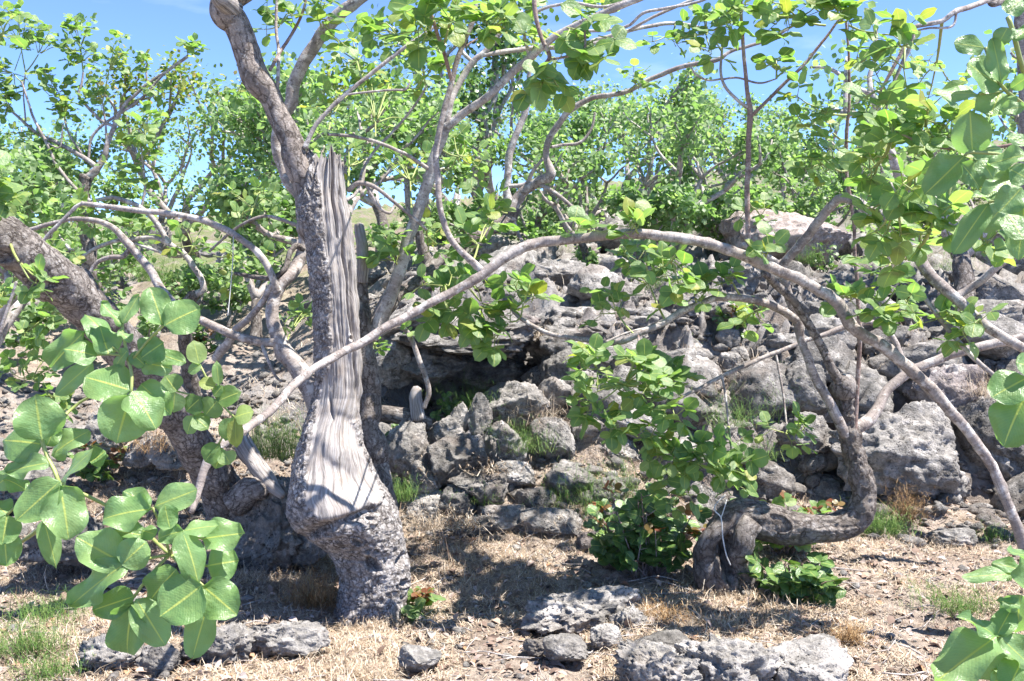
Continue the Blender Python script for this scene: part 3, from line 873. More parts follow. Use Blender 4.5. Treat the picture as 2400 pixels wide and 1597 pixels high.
class Foliage:
    """collects leaf transforms and stalks for one plant"""
    def __init__(s, seed=0): s.r = np.random.default_rng(seed); s.leaves = []; s.stalks = []
    def stalk(s, a, b, r0, r1=None, sag=0.0):
        mid = (np.asarray(a) + np.asarray(b)) / 2 + np.array((0, 0, -sag))
        s.stalks.append(np.array(((*a, r0), (*mid, (r0 + (r1 or r0)) / 2), (*b, r1 or r0))))
    def compound(s, base, d, L, up=(0.12, -0.35, 1.0), n=3):
        r = s.r; d = unit(d)
        pl = L * r.uniform(0.5, 0.9)
        end = np.asarray(base) + d * pl
        s.stalk(base, end, 0.0016 + L * 0.008, 0.0012 + L * 0.006)
        upv = unit(np.asarray(up) + r.normal(size=3) * 0.38)
        side = unit(np.cross(d, upv))
        sizes = [1.0] + [r.uniform(0.75, 0.95)] * 2
        dirs = [d, unit(side + d * r.uniform(0.0, 0.45)), unit(-side + d * r.uniform(0.0, 0.45))]
        for k in range(n):
            dd = unit(dirs[k] + r.normal(size=3) * 0.13 + np.array((0, 0, -0.18)))
            nn = upv + r.normal(size=3) * 0.22
            b = end - d * (0.0 if k == 0 else L * 0.05)
            s.leaves.append(leaf_matrix(b, dd, nn, L * sizes[k] * r.uniform(0.85, 1.12), r.uniform(0.85, 1.15)))
    def tuft(s, tip, d, L, n=5, up=(0.12, -0.35, 1.0), spread=0.9):
        r = s.r; d = unit(d)
        a0 = r.uniform(0, 6.28)
        e1 = unit(np.cross(d, (0.2, 0.5, 0.83))); e2 = np.cross(d, e1)
        for k in range(n):
            a = a0 + 2.4 * k
            rad = math.cos(a) * e1 + math.sin(a) * e2
            dd = unit(d * r.uniform(0.15, 0.8) + rad * spread + np.array((0, 0, 0.12)))
            s.compound(np.asarray(tip) - d * L * 0.16 * k, dd, L, up, 3 if r.random() < 0.8 else 2)
    def cluster(s, px, py, d, rx, ry, n, leaf_px, src=None, rz=None, nl=3, up=(0.12, -0.35, 1.0)):
        """n tufts spread through an ellipsoid seen at px,py, fed by twigs from src (px,py,depth)"""
        c = P(px, py, d); m = d / FPX; L = leaf_px * m
        src = P(*src) if src is not None else c + np.array((0, 0.05, -ry * m))
        hub = c * 0.6 + src * 0.4
        s.stalk(src, hub, 0.006, 0.0045, 0.01)
        for _ in range(n):
            q = s.r.normal(size=3); q = q / np.linalg.norm(q) * s.r.random() ** 0.4
            tip = c + q * np.array((rx * m, (rz or max(rx, ry)) * m, ry * m))
            base = hub + (tip - hub) * 0.12
            s.stalk(base, tip, 0.0042, 0.0022, s.r.normal() * 0.015)
            s.tuft(tip, tip - hub + np.array((0, -0.02, 0.05)), L * s.r.uniform(0.8, 1.15), nl, up)
    def build(s, parent, mat, limit=300, near=False, twig_mat=None):
        b = root_loc(parent)
        if s.stalks:
            geo = [tube_geo(spline(q, 0.05), 5 if not near else 8, 0, 0) if False else tube_geo(spline(q, 0.03 if near else 0.06), 8 if near else 6, 0.0) for q in s.stalks]
            V, Fc, uv = join_geo(geo)
            tag(mk('leaf_stalks', V, Fc, twig_mat or M['petiole'], parent, uv=uv), kind='stuff')
        L = s.leaves
        if not L: return
        Mx = np.array(L)
        pxs = to_px(Mx[:, :3, 3]); size = np.linalg.norm(Mx[:, :3, 1], axis=1) / np.maximum(pxs[:, 2], 0.2)
        vis = (pxs[:, 0] > -80) & (pxs[:, 0] < 2480) & (pxs[:, 1] > -80) & (pxs[:, 1] < 1680)
        order = np.argsort(-(size + vis * 10))
        mes = NEAR_ME if near else mid_meshes(mat)
        for q, idx in enumerate(order[:limit]):
            o = bpy.data.objects.new('leaf', mes[int(idx) % len(mes)]); col.objects.link(o)
            o.parent = parent
            m4 = Mx[idx].copy(); m4[:3, 3] -= b
            o.matrix_local = Matrix(m4.tolist())
        rest = order[limit:]
        if len(rest):
            T = MID[0]
            V, Fc = scatter_mesh(T[0], T[1], Mx[rest])
            uv = np.tile(T[2], (len(rest), 1)); rnd = np.repeat(s.r.random(len(rest)), len(T[0]))
            tag(mk('foliage', V, Fc, mat, parent, uv=uv, attrs={'rnd': rnd}), kind='stuff')

# ------------------------------------------------------------------ the split old tree
D0 = 4.55
base_main = P(875, 1425, D0); base_main[2] = hz(base_main[0], base_main[1])
tree = empty('pistachio_tree', base_main, 'old split tree with bare silver wood, a swollen bulge and a narrow pitted foot', 'tree')

def in_poly(px, py, poly):
    """signed-ish inside test plus distance to the outline, in pixels"""
    poly = np.asarray(poly, float); n = len(poly)
    inside = np.zeros(px.shape, bool); dist = np.full(px.shape, 1e9)
    for k in range(n):
        x0, y0 = poly[k]; x1, y1 = poly[(k + 1) % n]
        c = ((y0 > py) != (y1 > py)) & (px < (x1 - x0) * (py - y0) / (y1 - y0 + 1e-9) + x0)
        inside ^= c
        dx, dy = x1 - x0, y1 - y0
        t = np.clip(((px - x0) * dx + (py - y0) * dy) / (dx * dx + dy * dy + 1e-9), 0, 1)
        dist = np.minimum(dist, np.hypot(px - x0 - t * dx, py - y0 - t * dy))
    return np.where(inside, dist, -dist)

TR = np.array([  # y, left edge, right edge, depth factor
    (372, 728, 806, .72), (400, 714, 808, .75), (450, 702, 812, .8), (503, 704, 822, .85), (560, 716, 830, .9), (650, 731, 842, .92), (720, 736, 846, .92),
    (800, 740, 849, .92), (870, 746, 850, .92), (920, 742, 848, .92), (955, 734, 844, .95), (990, 722, 838, .98), (1030, 709, 842, 1.0),
    (1080, 696, 862, 1.0), (1120, 690, 882, 1.0), (1150, 688, 902, 1.0), (1180, 688, 915, .98), (1205, 693, 923, .95), (1225, 704, 930, .92), (1248, 728, 938, .92),
    (1270, 760, 945, .95), (1290, 778, 949, 1.0), (1320, 790, 953, 1.0), (1350, 800, 955, 1.0), (1390, 797, 956, 1.0), (1425, 790, 960, 1.05), (1450, 780, 968, 1.1), (1475, 765, 985, 1.15)])
NR, NS = 560, 200
ys = np.interp(np.linspace(0, 1, NR), np.linspace(0, 1, len(TR)), TR[::-1, 0])
ys = np.linspace(1475, 372, NR)
o_ = np.argsort(TR[:, 0])
xl = np.interp(ys, TR[o_, 0], TR[o_, 1]); xr = np.interp(ys, TR[o_, 0], TR[o_, 2]); df = np.interp(ys, TR[o_, 0], TR[o_, 3])
ker = np.exp(-np.linspace(-2, 2, 25) ** 2); ker /= ker.sum()
sm = lambda v: np.convolve(np.pad(v, 12, 'edge'), ker, 'valid')
xl, xr, df = sm(xl), sm(xr), sm(df)
th = np.linspace(0, 2 * np.pi, NS, endpoint=False)          # th=-pi/2 faces the camera
pxm = D0 / FPX
ctr = np.array([P((l + r_) / 2, y, D0) for l, r_, y in zip(xl, xr, ys)])
hw = (xr - xl) / 2 * pxm
# the bulge swells toward the camera
fwd = np.interp(ys, [372, 930, 1000, 1100, 1190, 1240, 1290, 1475], [0, 0, .035, .10, .13, .07, 0, 0])
ring = np.stack((np.cos(th), np.sin(th)), -1)
VX = ctr[:, None, 0] + hw[:, None] * ring[None, :, 0]
VY = ctr[:, None, 1] + (hw * df)[:, None] * ring[None, :, 1] - fwd[:, None] * sstep(0.3, -1, ring[:, 1])[None]
VZ = np.repeat(ctr[:, 2:3], NS, 1)
pts = np.stack((VX, VY, VZ), -1)
q = to_px(pts); qx, qy = q[..., 0], q[..., 1]
front = sstep(0.1, -0.25, ring[:, 1])[None] * np.ones((NR, 1))
wood_poly = [(738, 360), (812, 360), (824, 480), (838, 600), (846, 720), (850, 880), (846, 985), (826, 990), (835, 1040), (858, 1085), (884, 1130),
             (886, 1168), (850, 1195), (800, 1222), (760, 1220), (731, 1206), (722, 1140), (726, 1060), (738, 990), (752, 930), (770, 850), (776, 780), (779, 690), (768, 620), (757, 540), (748, 470)]
sd = in_poly(qx, qy, wood_poly)
sd = sd + 7 * fbm(np.stack((qx * 0.05, qy * 0.02, qx * 0), -1), 3, 4)
wood = sstep(-5, 5, sd) * front
# right flank of the upper stem is stripped too
rightflank = sstep(0.25, 0.6, ring[:, 0])[None] * sstep(1000, 940, qy) * sstep(0.9, 0.3, ring[:, 1])[None]
wood = np.maximum(wood, rightflank * 0.95)
s_len = (ys[0] - ys) * pxm
ang = th[None] + 0.0 * s_len[:, None]
g = fbm(np.stack((np.cos(ang) * 5.5 + 0.8 * np.sin(s_len[:, None] * 5), np.sin(ang) * 5.5 + 0 * s_len[:, None], s_len[:, None] * 2.2 + 0 * ang), -1), 4, 31, 0.62)
gf = fbm(np.stack((np.cos(ang) * 30 + 0 * s_len[:, None], np.sin(ang) * 30 + 0 * s_len[:, None], s_len[:, None] * 2.5 + 0 * ang), -1), 2, 37, 0.6)
bk = fbm(pts * 34, 3, 41, 0.6, True)
lumps = fbm(pts * 7, 3, 43)
disp = wood * (0.0055 * g + 0.0009 * gf - 0.006) + (1 - wood) * (0.006 * bk + 0.004) + 0.010 * lumps
# deep splits in the upper silver wood
for (x0, y0, x1, y1, dep, wd) in ((778, 378, 790, 560, .030, 3.0), (795, 385, 812, 640, .026, 2.6), (806, 560, 826, 800, .030, 3.2), (826, 620, 838, 930, .03, 3.4), (770, 400, 776, 470, .016, 2.2), (770, 930, 784, 990, .02, 3)):
    t = np.clip((qy - y0) / (y1 - y0), 0, 1); xx = x0 + (x1 - x0) * t + 2.5 * np.sin(qy * 0.05)
    m_ = np.exp(-((qx - xx) / wd) ** 2) * sstep(y0 - 15, y0 + 15, qy) * sstep(y1 + 15, y1 - 25, qy)
    disp = disp - dep * m_ * front
# bulge: bark rim, crease above, shell-shaped hollow, undercut
rim = np.exp(-((sd + 6) / 7) ** 2) * sstep(960, 1020, qy) * front
disp = disp + 0.010 * rim
crease_y = 990 + 14 * np.sin((qx - 740) / 95 * np.pi) * -1 + (qx - 790) * 0.10
disp = disp - 0.012 * np.exp(-((qy - crease_y) / 16) ** 2) * sstep(742, 815, qx) * sstep(845, 815, qx) * front
lip = 1066 + 0.0012 * (qx - 770) ** 2 + (qx - 770) * 0.42 + 7 * np.sin(qx * 0.09)
below = (qy - lip)
disp = disp - 0.034 * sstep(-12, 34, below) * np.exp(-(np.maximum(below, 0) / 90) ** 2) * np.exp(-((qx - 815) / 55) ** 2) * front
disp = disp + 0.022 * np.exp(-((qy - lip + 30) / 30) ** 2) * np.exp(-((qx - 795) / 60) ** 2) * front
under = np.exp(-((qy - (1232 + (qx - 776) * -0.30)) / 13) ** 2) * sstep(700, 740, qx) * sstep(905, 860, qx) * front
disp = disp - 0.060 * under
disp = disp + 0.030 * sstep(1110, 1195, qy) * sstep(1240, 1212, qy) * wood
# knot holes
for (hx, hy, a_, b_, rot, dep) in ((872, 1322, 20, 11, 0.7, .06), (938, 1312, 9, 19, 0.5, .045), (873, 1219, 8, 6, 0, .04), (834, 1270, 12, 6, .4, .035), (882, 1292, 6, 5, 0, .03), (862, 1292, 5, 4, 0, .02), (940, 1365, 9, 8, 0, .03), (824, 793, 5, 6, 0, .012)):
    cx, sx_ = math.cos(rot), math.sin(rot)
    u = ((qx - hx) * cx + (qy - hy) * sx_) / a_; v = (-(qx - hx) * sx_ + (qy - hy) * cx) / b_
    rr2 = u * u + v * v
    disp = disp - dep * np.exp(-rr2 ** 2) * front + 0.008 * np.exp(-((np.sqrt(rr2) - 1.45) / .35) ** 2) * front
disp = disp * sstep(0, 0.04, s_len)[:, None]
nv = np.stack((np.cos(ang) * np.ones((NR, 1)), np.sin(ang) / df[:, None] * np.ones((NR, 1)), 0 * ang * np.ones((NR, 1))), -1)
nv /= np.linalg.norm(nv, axis=-1, keepdims=True)
pts = pts + nv * disp[..., None]
# jagged broken top
jag = fbm(np.stack((np.cos(ang) * 5, np.sin(ang) * 5, 0 * ang), -1), 3, 77)
pts[..., 2] += (0.045 * jag - 0.03 * np.cos(ang * 3)) * sstep(0.86, 1, np.linspace(0, 1, NR))[:, None]
V = pts.reshape(-1, 3)
i, j = np.meshgrid(np.arange(NR - 1), np.arange(NS), indexing='ij')
a = i * NS + j; b = i * NS + (j + 1) % NS
Fc = np.stack((a, b, b + NS, a + NS), -1).reshape(-1, 4)
top = len(V); V = np.vstack((V, pts[-1].mean(0) - (0, 0, 0.05)))
Fc = np.vstack((Fc, [((NR - 1) * NS + k, (NR - 1) * NS + (k + 1) % NS, (NR - 1) * NS + (k + 2) % NS, top) for k in range(0, NS, 2)]))
uv = np.stack(((np.where(th > np.pi, 2 * np.pi - th, th) * 0.16)[None] * np.ones((NR, 1)), s_len[:, None] * np.ones(NS)), -1).reshape(-1, 2)
# seam-free u: measured from the back
uv[:, 0] = np.tile(np.abs(np.angle(np.exp(1j * (th - np.pi / 2)))) * np.sign(np.angle(np.exp(1j * (th - np.pi / 2))) + 1e-9) * 0.16, NR)
uv = np.vstack((uv, (0, s_len[-1])))
wat = np.append(np.maximum(wood, np.zeros_like(wood)).ravel(), 1.0)
mk('trunk', V, Fc, M['trunk'], tree, uv=uv, attrs={'wood': wat})

br, pb = M['branch'], M['palebranch']
limb('branch', [(762, 640, 4.58, 60), (742, 560, 4.56, 78), (724, 470, 4.55, 80), (703, 390, 4.54, 76), (668, 305, 4.52, 66), (636, 245, 4.5, 64), (606, 190, 4.48, 80), (582, 130, 4.46, 76), (556, 70, 4.44, 78), (534, 28, 4.42, 92), (545, -8, 4.42, 74), (600, -34, 4.4, 56), (700, -80, 4.4, 50), (820, -150, 4.4, 40)], M['plated'], tree, seg=64, rough=0.07, step=0.006, knots=9)
limb('broken_stub', [(545, 20, 4.4, 50), (522, 2, 4.3, 44), (515, -6, 4.25, 40)], M['bark'], tree, seg=24, dead=1.0)
# second stem close behind
second, _q = limb('second_stem', [(905, 1400, 4.95, 110), (897, 1300, 4.95, 84), (892, 1150, 4.95, 62), (878, 1050, 4.98, 58), (864, 960, 5.0, 58), (856, 860, 5.0, 60), (852, 760, 5.0, 56), (850, 690, 5.0, 44), (848, 640, 5.0, 34)], M['bark'], tree, seg=40, step=0.012)
limb('dead_stub', [(848, 660, 4.98, 30), (851, 620, 4.96, 30), (849, 575, 4.96, 27), (843, 540, 4.97, 24), (840, 526, 4.97, 18)], M['bark'], second, seg=20, dead=1.0, step=0.006, rough=0.2)
limb('branch', [(868, 790, 5.0, 52), (893, 735, 5.0, 48), (918, 685, 5.0, 40), (938, 630, 4.97, 36), (962, 555, 4.95, 34), (985, 475, 4.93, 33), (1008, 405, 4.9, 31), (1026, 345, 4.9, 28), (1045, 295, 4.88, 28)], pb, tree, seg=18)
limb('branch', [(1045, 298, 4.88, 26), (1090, 265, 4.85, 24), (1144, 229, 4.8, 24), (1190, 182, 4.8, 23), (1240, 134, 4.75, 24), (1285, 96, 4.7, 22), (1324, 73, 4.7, 21), (1412, 34, 4.65, 20), (1488, 2, 4.6, 19), (1570, -40, 4.6, 15)], pb, tree, seg=16)
limb('branch', [(1046, 300, 4.88, 24), (1053, 245, 4.88, 20), (1075, 199, 4.9, 19), (1106, 149, 4.9, 19), (1133, 126, 4.9, 18), (1160, 96, 4.9, 14), (1185, 60, 4.9, 10)], pb, tree)
limb('branch', [(1133, 130, 4.9, 14), (1202, 119, 4.95, 14), (1262, 111, 5.0, 13), (1335, 111, 5.0, 12), (1400, 92, 5.0, 12), (1450, 80, 5, 12), (1508, 66, 5.05, 11), (1584, 54, 5.1, 11), (1660, 70, 5.1, 8)], pb, tree)
limb('branch', [(1300, 118, 4.75, 9), (1392, 102, 4.75, 10), (1450, 85, 4.75, 9), (1508, 52, 4.7, 9), (1600, 10, 4.7, 9), (1680, -20, 4.7, 6)], br, tree)
limb('branch', [(1340, 70, 4.7, 8), (1410, 72, 4.7, 9), (1470, 62, 4.7, 9), (1508, 31, 4.65, 9), (1560, 20, 4.65, 9), (1640, 4, 4.65, 8), (1700, -25, 4.6, 6)], pb, tree)
limb('branch', [(1240, 134, 4.75, 10), (1230, 60, 4.7, 9), (1270, 22, 4.7, 9), (1340, 8, 4.7, 9), (1420, 15, 4.7, 9), (1500, -10, 4.7, 8)], pb, tree)
limb('branch', [(1106, 145, 4.9, 11), (1085, 122, 4.9, 12), (1072, 90, 4.9, 12), (1064, 30, 4.95, 12), (1062, -30, 4.95, 10)], pb, tree)
# low left limb that winds behind the trunk and up again
limb('branch', [(775, 985, 4.72, 84), (738, 925, 4.76, 72), (702, 872, 4.8, 58), (664, 812, 4.83, 48), (641, 770, 4.85, 41), (637, 715, 4.87, 37), (655, 668, 4.9, 36), (692, 632, 4.95, 35), (712, 580, 5.0, 34), (708, 500, 5.0, 32), (690, 442, 5.0, 30), (655, 388, 5.0, 30), (645, 325, 5.0, 30), (664, 270, 5.0, 33), (683, 236, 5.0, 37), (692, 196, 5.0, 38), (713, 146, 4.98, 38), (757, 80, 4.95, 37), (810, 30, 4.92, 36), (860, -14, 4.9, 34), (960, -90, 4.9, 30)], br, tree, seg=24)
limb('branch', [(655, 802, 4.83, 30), (610, 800, 4.8, 27), (540, 780, 4.78, 25), (463, 745, 4.8, 25), (425, 726, 4.85, 25), (394, 699, 4.9, 26), (345, 625, 5.0, 24), (302, 577, 5.1, 24), (276, 543, 5.1, 20), (245, 524, 5.1, 17), (205, 513, 5.1, 15), (165, 513, 5.1, 13), (80, 537, 5.1, 12), (10, 545, 5.1, 8)], br, tree)
limb('branch', [(306, 580, 5.1, 16), (288, 600, 5.1, 15), (258, 602, 5.1, 14), (226, 618, 5.1, 12), (204, 650, 5.1, 10)], br, tree)
limb('branch', [(652, 684, 4.87, 26), (640, 652, 4.85, 22), (618, 610, 4.85, 21), (585, 575, 4.85, 20), (540, 545, 4.85, 20), (490, 524, 4.85, 20), (440, 510, 4.85, 18), (385, 500, 4.85, 17), (330, 496, 4.85, 17), (270, 489, 4.85, 16), (190, 477, 4.85, 13)], pb, tree)
limb('branch', [(225, 482, 4.85, 9), (190, 480, 4.85, 11), (160, 505, 4.85, 11), (130, 535, 4.85, 11), (100, 570, 4.85, 9)], pb, tree)
limb('branch', [(640, 668, 4.86, 20), (612, 712, 4.9, 19), (580, 750, 4.95, 20), (553, 775, 5.0, 22), (525, 815, 5.05, 28), (505, 845, 5.1, 26)], pb, tree)
limb('branch', [(712, 585, 4.98, 20), (697, 575, 4.95, 18), (680, 590, 4.92, 17), (668, 628, 4.9, 16), (640, 650, 4.88, 16), (600, 650, 4.9, 15), (550, 640, 4.95, 10)], M['darkbark'], tree)
limb('branch', [(703, 532, 5.0, 12), (660, 516, 5.0, 11), (622, 508, 5.0, 10), (580, 520, 5.0, 9), (540, 545, 5.05, 8), (490, 590, 5.1, 7)], br, tree)
limb('branch', [(612, 800, 4.8, 12), (625, 840, 4.75, 10), (645, 880, 4.72, 8), (660, 895, 4.7, 6)], br, tree)
# right-hand limb carrying two upright stems
limb('branch', [(862, 790, 5.05, 50), (890, 740, 5.1, 44), (934, 695, 5.2, 40), (991, 645, 5.35, 40), (1064, 584, 5.6, 40), (1130, 548, 5.8, 38), (1190, 515, 6.0, 40), (1200, 490, 6.0, 42)], M['darkbark'], tree, seg=20)
limb('branch', [(1200, 520, 6.0, 30), (1190, 470, 6.0, 26), (1188, 430, 6.0, 22), (1194, 363, 6.0, 22), (1213, 306, 6.0, 20), (1232, 260, 6.0, 18), (1241, 225, 6.0, 15), (1238, 180, 6.0, 12), (1243, 145, 6.0, 11), (1250, 90, 6, 8)], pb, tree)
limb('branch', [(1196, 500, 6.0, 38), (1221, 455, 6.0, 30), (1259, 428, 5.95, 28), (1290, 412, 5.9, 30), (1280, 372, 5.9, 20), (1281, 340, 5.88, 19), (1303, 302, 5.85, 19), (1336, 258, 5.8, 19), (1393, 230, 5.75, 15), (1469, 214, 5.7, 14), (1527, 184, 5.7, 14), (1600, 155, 5.65, 14), (1676, 142, 5.6, 13), (1720, 120, 5.6, 10), (1806, 90, 5.6, 9), (1868, 54, 5.6, 7)], br, tree, seg=16)
limb('branch', [(1188, 436, 6.0, 12), (1232, 433, 6.0, 14), (1248, 402, 5.95, 11), (1270, 376, 5.9, 9)], pb, tree)
limb('branch', [(1200, 515, 6.0, 16), (1211, 540, 6.0, 13), (1225, 570, 5.9, 10)], br, tree)
limb('branch', [(1262, 432, 5.95, 13), (1300, 452, 5.9, 12), (1340, 485, 5.9, 11), (1378, 520, 5.9, 9), (1400, 555, 5.9, 7)], br, tree)
limb('branch', [(1290, 345, 5.88, 9), (1320, 340, 5.9, 9), (1360, 335, 5.9, 9), (1385, 305, 5.9, 8), (1395, 265, 5.9, 6)], br, tree)
limb('branch', [(815, 446, 4.62, 16), (840, 430, 4.6, 15), (880, 440, 4.6, 12), (920, 470, 4.6, 11), (965, 508, 4.65, 10), (1000, 540, 4.7, 8)], br, tree)
limb('branch', [(858, 434, 4.6, 11), (872, 462, 4.6, 11), (888, 488, 4.62, 10), (912, 500, 4.65, 9), (925, 478, 4.7, 7)], br, tree)
limb('branch', [(712, 348, 4.5, 16), (728, 318, 4.5, 14), (752, 280, 4.5, 13), (800, 230, 4.5, 13), (850, 188, 4.5, 12), (896, 153, 4.5, 12), (950, 110, 4.5, 11), (1005, 72, 4.5, 9), (1060, 30, 4.5, 6)], pb, tree)
limb('branch', [(812, 222, 4.5, 7), (870, 216, 4.5, 7), (915, 212, 4.5, 7), (950, 210, 4.5, 7), (962, 190, 4.5, 5)], pb, tree)
limb('branch', [(768, 316, 4.6, 9), (830, 320, 4.6, 10), (890, 335, 4.65, 10), (950, 362, 4.7, 11), (1000, 395, 4.8, 13)], br, tree)
limb('branch', [(648, 215, 4.5, 11), (652, 180, 4.5, 11), (652, 120, 4.55, 10), (648, 60, 4.6, 9), (650, -10, 4.6, 8)], br, tree)
limb('branch', [(632, 165, 4.5, 9), (660, 120, 4.55, 10), (690, 70, 4.6, 9), (712, 20, 4.6, 8), (720, -20, 4.6, 7)], M['redtwig'], tree)
limb('branch', [(812, 470, 4.7, 10), (835, 450, 4.75, 9), (850, 400, 4.8, 8), (880, 350, 4.85, 8), (930, 300, 4.9, 8), (975, 245, 4.9, 7), (1000, 200, 4.9, 6)], br, tree)

fo = Foliage(11)
C = fo.cluster
for a_ in [  # px,py,depth,rx,ry,tufts,leafpx,src
    (770, 60, 4.7, 70, 70, 6, 34, (712, 20, 4.6)), (660, 60, 5.0, 50, 60, 5, 30, (648, 60, 4.6)), (560, 170, 6.2, 45, 60, 4, 22, (600, 190, 4.6)),
    (830, 120, 5.2, 60, 70, 7, 30, (850, 188, 4.5)), (930, 70, 4.6, 60, 50, 5, 34, (950, 110, 4.5)), (880, 250, 5.5, 80, 80, 8, 28, (880, 350, 4.85)),
    (780, 250, 5.5, 60, 100, 7, 28, (768, 316, 4.6)), (990, 170, 4.9, 60, 70, 6, 32, (1000, 200, 4.9)), (1020, 30, 4.0, 50, 40, 4, 46, (1005, 72, 4.5)),
    (960, 380, 5.5, 90, 80, 8, 28, (965, 508, 4.65)), (1100, 380, 5.8, 70, 80, 7, 28, (1026, 345, 4.9)), (600, 470, 5.4, 70, 60, 6, 26, (580, 520, 5.0)),
    (920, 600, 4.9, 40, 40, 4, 38, (938, 630, 4.97)), (690, 760, 5.6, 40, 50, 5, 26, (664, 812, 4.83)), (880, 820, 5.5, 20, 20, 2, 26, (870, 790, 5.0)),
    (1150, 480, 5.2, 60, 50, 5, 34, (1190, 500, 6.0)), (1500, 190, 5.6, 40, 35, 3, 26, (1469, 214, 5.7)), (1320, 100, 5.1, 50, 40, 3, 28, (1335, 111, 5.0)),
    (1570, 90, 5.0, 60, 40, 4, 30, (1584, 54, 5.1)), (1650, 90, 4.9, 60, 60, 6, 32, (1660, 70, 5.1)), (1420, 30, 4.9, 50, 30, 4, 30, (1412, 34, 4.65)), (1190, 30, 4.6, 55, 40, 5, 40, (1185, 60, 4.9)),
    (1260, 90, 4.8, 40, 40, 3, 34, (1240, 134, 4.75)), (540, 640, 5.3, 50, 40, 3, 26, (550, 640, 4.95)), (130, 600, 5.2, 50, 40, 3, 26, (80, 537, 5.1)), (1000, 560, 5.2, 50, 50, 4, 30, (1000, 540, 4.7)),
    (1700, 60, 4.8, 50, 40, 4, 34, (1660, 70, 5.1)), (820, 360, 5.2, 60, 50, 5, 28, (815, 446, 4.62))]:
    C(*a_)
# crown above the frame, which dapples the ground
for k in range(7):
    x, y = fo.r.uniform(200, 1000), fo.r.uniform(-520, -120)
    C(x, y, fo.r.uniform(3.6, 5.4), 110, 80, 5, 34, (x + fo.r.uniform(-60, 60), y + 130, 4.6))
fo.build(tree, M['leaf'])

# ------------------------------------------------------------------ the twisted tree
DR = 4.8
base_r = P(1705, 1375, DR); base_r[2] = hz(base_r[0], base_r[1])
rt = empty('pistachio_tree', base_r, 'twisted dark tree whose trunk loops sideways above the straw before rising', 'tree')
q = px_path([(1712, 1400, DR, 96), (1706, 1350, DR, 104), (1698, 1300, DR, 104), (1702, 1250, DR, 96), (1738, 1218, 4.78, 92), (1800, 1224, 4.76, 92), (1850, 1238, 4.76, 76), (1905, 1241, 4.76, 66), (1965, 1236, 4.76, 62), (2008, 1212, 4.76, 66), (2020, 1165, 4.76, 56), (2007, 1100, 4.76, 47), (1994, 1040, 4.77, 43), (1985, 980, 4.78, 42), (1981, 930, 4.78, 44), (1979, 905, 4.78, 48)], 0.008)
V, Fc, uv = tube_geo(q, 72, 0.10, 91, nscale=9, knots=8)
pq = to_px(V)
cy = np.interp(np.arange(len(V)) // 72, np.arange(len(q)), q[:, 1])
fr = sstep(0.0, -0.05, V[:, 1] - cy)
def dent(hx, hy, a_, b_, rot, dep):
    u = ((pq[:, 0] - hx) * math.cos(rot) + (pq[:, 1] - hy) * math.sin(rot)) / a_; v = (-(pq[:, 0] - hx) * math.sin(rot) + (pq[:, 1] - hy) * math.cos(rot)) / b_
    r2 = u * u + v * v
    V[:, 1] += fr * (dep * np.exp(-r2 ** 2) - 0.010 * np.exp(-((np.sqrt(r2) - 1.4) / .3) ** 2))
dent(1704, 1310, 17, 55, -0.12, .13); dent(1676, 1255, 14, 22, .3, .03); dent(1775, 1180, 30, 5, -.15, .03); dent(1826, 1232, 34, 22, .15, .006)
V += (0.012 * fbm(V * 20, 4, 8, .6, True) + 0.016 * fbm(V * 8, 2, 18))[:, None] * np.array((0.3, -0.7, 0.4))
rtrunk = mk('trunk', V, Fc, M['darkbark'], rt, uv=uv, attrs={'wood': np.zeros(len(V))})
limb('root_strand', [(1700, 1400, 4.76, 84), (1664, 1366, 4.75, 66), (1650, 1305, 4.74, 54), (1664, 1250, 4.70, 40), (1694, 1214, 4.72, 44), (1735, 1192, 4.74, 40)], M['darkbark'], rtrunk, seg=28, rough=.12)
limb('root_strand', [(1722, 1398, 4.76, 84), (1748, 1352, 4.74, 68), (1738, 1295, 4.70, 56), (1730, 1250, 4.70, 54), (1752, 1216, 4.71, 56)], M['darkbark'], rtrunk, seg=28, rough=.12)
# healed pruning cut
cc = P(1826, 1228, 4.66); mpx = 4.66 / FPX
tt = np.linspace(0, 2 * np.pi, 40, endpoint=False)
rings = []
for f_, off in ((1.25, .02), (1.08, .0), (.98, .0), (.88, 0.010), (.6, .004), (.3, .003), (.02, .002)):
    rings.append(cc + np.stack((np.cos(tt) * 30 * mpx * f_ + np.sin(tt) * 3 * mpx, 0 * tt + off, -np.sin(tt) * 22 * mpx * f_ - np.cos(tt) * 6 * mpx * f_), -1))
V = np.vstack(rings); n = 40
Fc = np.array([(i * n + j, i * n + (j + 1) % n, (i + 1) * n + (j + 1) % n, (i + 1) * n + j) for i in range(6) for j in range(n)])
mk('pruning_scar', V, Fc, M['darkbark'], rtrunk, uv=V[:, [0, 2]], attrs={'wood': np.repeat([0, 0, 0, .15, .2, .2, .2], n)})
limb('cut_knob', [(1979, 925, 4.78, 54), (1976, 900, 4.76, 58), (1972, 884, 4.75, 44)], M['bark'], rtrunk, seg=24, rough=.15)
b2 = M['branch']
limb('branch', [(1984, 1020, 4.76, 34), (1955, 965, 4.73, 30), (1925, 915, 4.72, 27), (1902, 870, 4.72, 26), (1882, 805, 4.72, 25), (1866, 745, 4.72, 30), (1846, 690, 4.72, 26), (1832, 640, 4.72, 25), (1826, 612, 4.72, 24)], b2, rt, seg=18)
limb('branch', [(1974, 905, 4.74, 34), (1950, 868, 4.7, 27), (1926, 815, 4.68, 25), (1898, 762, 4.66, 25), (1862, 710, 4.62, 24), (1822, 668, 4.55, 23), (1788, 640, 4.45, 20)], M['bark'], rt, seg=18)
limb('branch', [(1830, 622, 4.72, 22), (1800, 603, 4.7, 19), (1775, 590, 4.68, 18), (1742, 574, 4.66, 16)], pb, rt)
